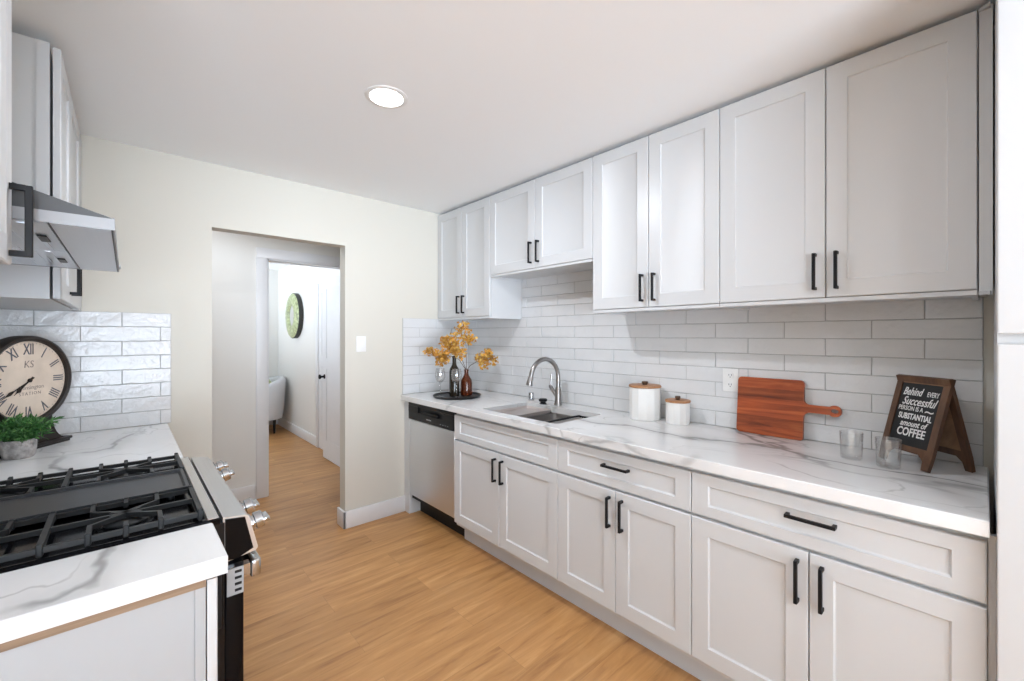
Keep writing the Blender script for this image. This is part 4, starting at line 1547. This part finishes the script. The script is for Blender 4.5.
# ------------------------------------------------------------------ potted plant
pp = Vector((-0.3175, 2.583, CL))
t = thing('potted_plant', 'bushy green plant in a small rough concrete pot before the clock', 'plant', pp)
mb = MB()
mb.lathe([(0.010, 0.0), (0.040, 0.0), (0.045, 0.008), (0.050, 0.035), (0.050, 0.060), (0.048, 0.074), (0.045, 0.074), (0.047, 0.062), (0.001, 0.062)], pp, 28)
mb.build('pot', CONC, t)
mb = MB()
mb.lathe([(0.045, 0.060), (0.045, 0.067), (0.002, 0.070)], pp, 20)
mb.build('soil', SOIL, t)
mb = MB()
rnd = random.Random(5)
for k in range(120):
    a = rnd.uniform(0, 2 * PI)
    q = rnd.random() ** 0.5
    p = pp + Vector((0.04 * q * math.cos(a), 0.04 * q * math.sin(a), 0.066))
    out = Vector((math.cos(a), math.sin(a), 0)) * q
    tip = pp + out * rnd.uniform(0.07, 0.118) + Vector((0, 0, rnd.uniform(0.105, 0.175) - 0.035 * q))
    back = -(tip - pp).dot(nz)
    if back > 0.018:
        tip = tip + nz * (back - 0.018)
    mid = p.lerp(tip, 0.5) + Vector((0, 0, 0.02))
    mb.mi = 0
    mb.tube([p, mid, tip], [0.0011, 0.001, 0.0006], 4, cap=False)
    for j in range(10):
        f_ = 0.25 + 0.75 * j / 9
        b0 = p.lerp(mid, f_ * 2) if f_ < 0.5 else mid.lerp(tip, f_ * 2 - 1)
        mb.mi = 0 if rnd.random() < 0.72 else 1
        d = (tip - p).normalized() * 0.5 + rv() * 0.8 + Vector((0, 0, 0.15))
        leaf_mb(mb, b0, d, rnd.uniform(0.020, 0.034), rnd.uniform(0.006, 0.010), rv(), 0.15)
mb.build('foliage', [LEAF, LEAF2], t, fix=False)

# ------------------------------------------------------------------ far room: mirror, armchair
m_ = thing('round_mirror', 'round mirror with wide green mosaic frame on the far room wall', 'mirror', (1.755, 6.38, 1.645))
My = Matrix.Rotation(-PI / 2, 4, 'Y')
mb = MB()
mb.lathe([(0.30, 0.0), (0.312, 0.005), (0.312, 0.055), (0.30, 0.06)], (1.7545, 6.38, 1.645), 48, My)
mb.build('rim', MIRB, m_)
mb = MB()
mb.lathe([(0.29, 0.055), (0.305, 0.060), (0.29, 0.072), (0.22, 0.090), (0.16, 0.085), (0.145, 0.070), (0.14, 0.064)], (1.7545, 6.38, 1.645), 48, My)
mb.build('frame', MIRF, m_)
mb = MB()
mb.lathe([(0.148, 0.060), (0.148, 0.0655), (0.002, 0.0657)], (1.7545, 6.38, 1.645), 40, My)
mb.build('mirror_glass', MIRG, m_)

ac = Vector((1.345, 6.88, 0))
a = thing('barrel_armchair', 'pale grey barrel armchair with green cushion standing in the far room', 'chair', ac)
mb = MB()
n = 28
ro, ri = 0.37, 0.29
rs = []
for i in range(n + 1):
    th_ = math.radians(-128 + 256 * i / n)
    dch = Vector((math.cos(th_), math.sin(th_) * 1.02, 0))
    hgt = 0.78 - 0.24 * (abs(th_) / math.radians(128)) ** 2.0
    rs.append([ac + dch * ro * 0.93 + Vector((0, 0, 0.205)), ac + dch * ro + Vector((0, 0, 0.40)), ac + dch * (ro + 0.015) + Vector((0, 0, hgt - 0.03)), ac + dch * (ro - 0.02) + Vector((0, 0, hgt)),
               ac + dch * (ri + 0.02) + Vector((0, 0, hgt)), ac + dch * ri + Vector((0, 0, hgt - 0.03)), ac + dch * ri + Vector((0, 0, 0.205))])
mb.rings(rs)
mb.lathe([(0.28, 0.205), (0.30, 0.215), (0.30, 0.33), (0.28, 0.35)], ac, 32)
mb.build('shell', FABRIC, a, angle=60)
mb = MB()
mb.lathe([(0.24, 0.351), (0.275, 0.365), (0.282, 0.40), (0.26, 0.445), (0.15, 0.46), (0.002, 0.462)], ac, 32)
mb.build('seat_cushion', FABRIC, a)
mb = MB()
for sx in (-1, 1):
    for sy in (-1, 1):
        mb.lathe([(0.013, 0), (0.022, 0.207)], ac + Vector((sx * 0.20, sy * 0.20, 0)), 12)
        mb.build('leg', PLASTB, a)
        mb = MB()
mb.bm.free()
mb = MB()
Mq = Matrix.Translation(ac + Vector((0.14, -0.02, 0.615))) @ Matrix.Rotation(math.radians(-18), 4, 'Y')
mb.box(-0.06, 0.06, -0.2, 0.2, -0.16, 0.16, bev=0.055, seg=5)
mb.xform(Mq)
tag(center_origin(mb.build('throw_pillow', CUSH)), 'green throw pillow on the pale armchair in the far room', 'pillow')


# ------------------------------------------------------------------ recessed lights
def downlight(x, y, label, energy):
    t = thing('recessed_light', label, 'light', (x, y, CEIL), 'recessed ceiling lights')
    mb = MB()
    mb.lathe([(0.068, -0.003), (0.080, -0.0035), (0.088, -0.0015), (0.089, 0.0)], (x, y, CEIL - 0.0002), 40, cap0=False, cap1=False)
    mb.build('trim_ring', WHITEP, t, fix=False)
    mb = MB()
    mb.lathe([(0.068, -0.001), (0.067, -0.0045), (0.002, -0.005)], (x, y, CEIL), 40)
    mb.build('diffuser', LAMP, t)
    l = area_light('recessed_light_glow', (x, y, CEIL - 0.008), (0, 0, 0), 0.07, 0.07, energy, (0.90, 0.95, 1.03), 'DISK')
    l.parent = t
    l.location = (0, 0, -0.008)
    return t


downlight(0.822, 1.705, 'round recessed ceiling light glowing over the middle of the kitchen', 36)
downlight(-0.30, -1.12, 'round recessed ceiling light behind the camera', 34)
downlight(0.28, 3.55, 'round recessed ceiling light in the hall beyond the doorway', 15)
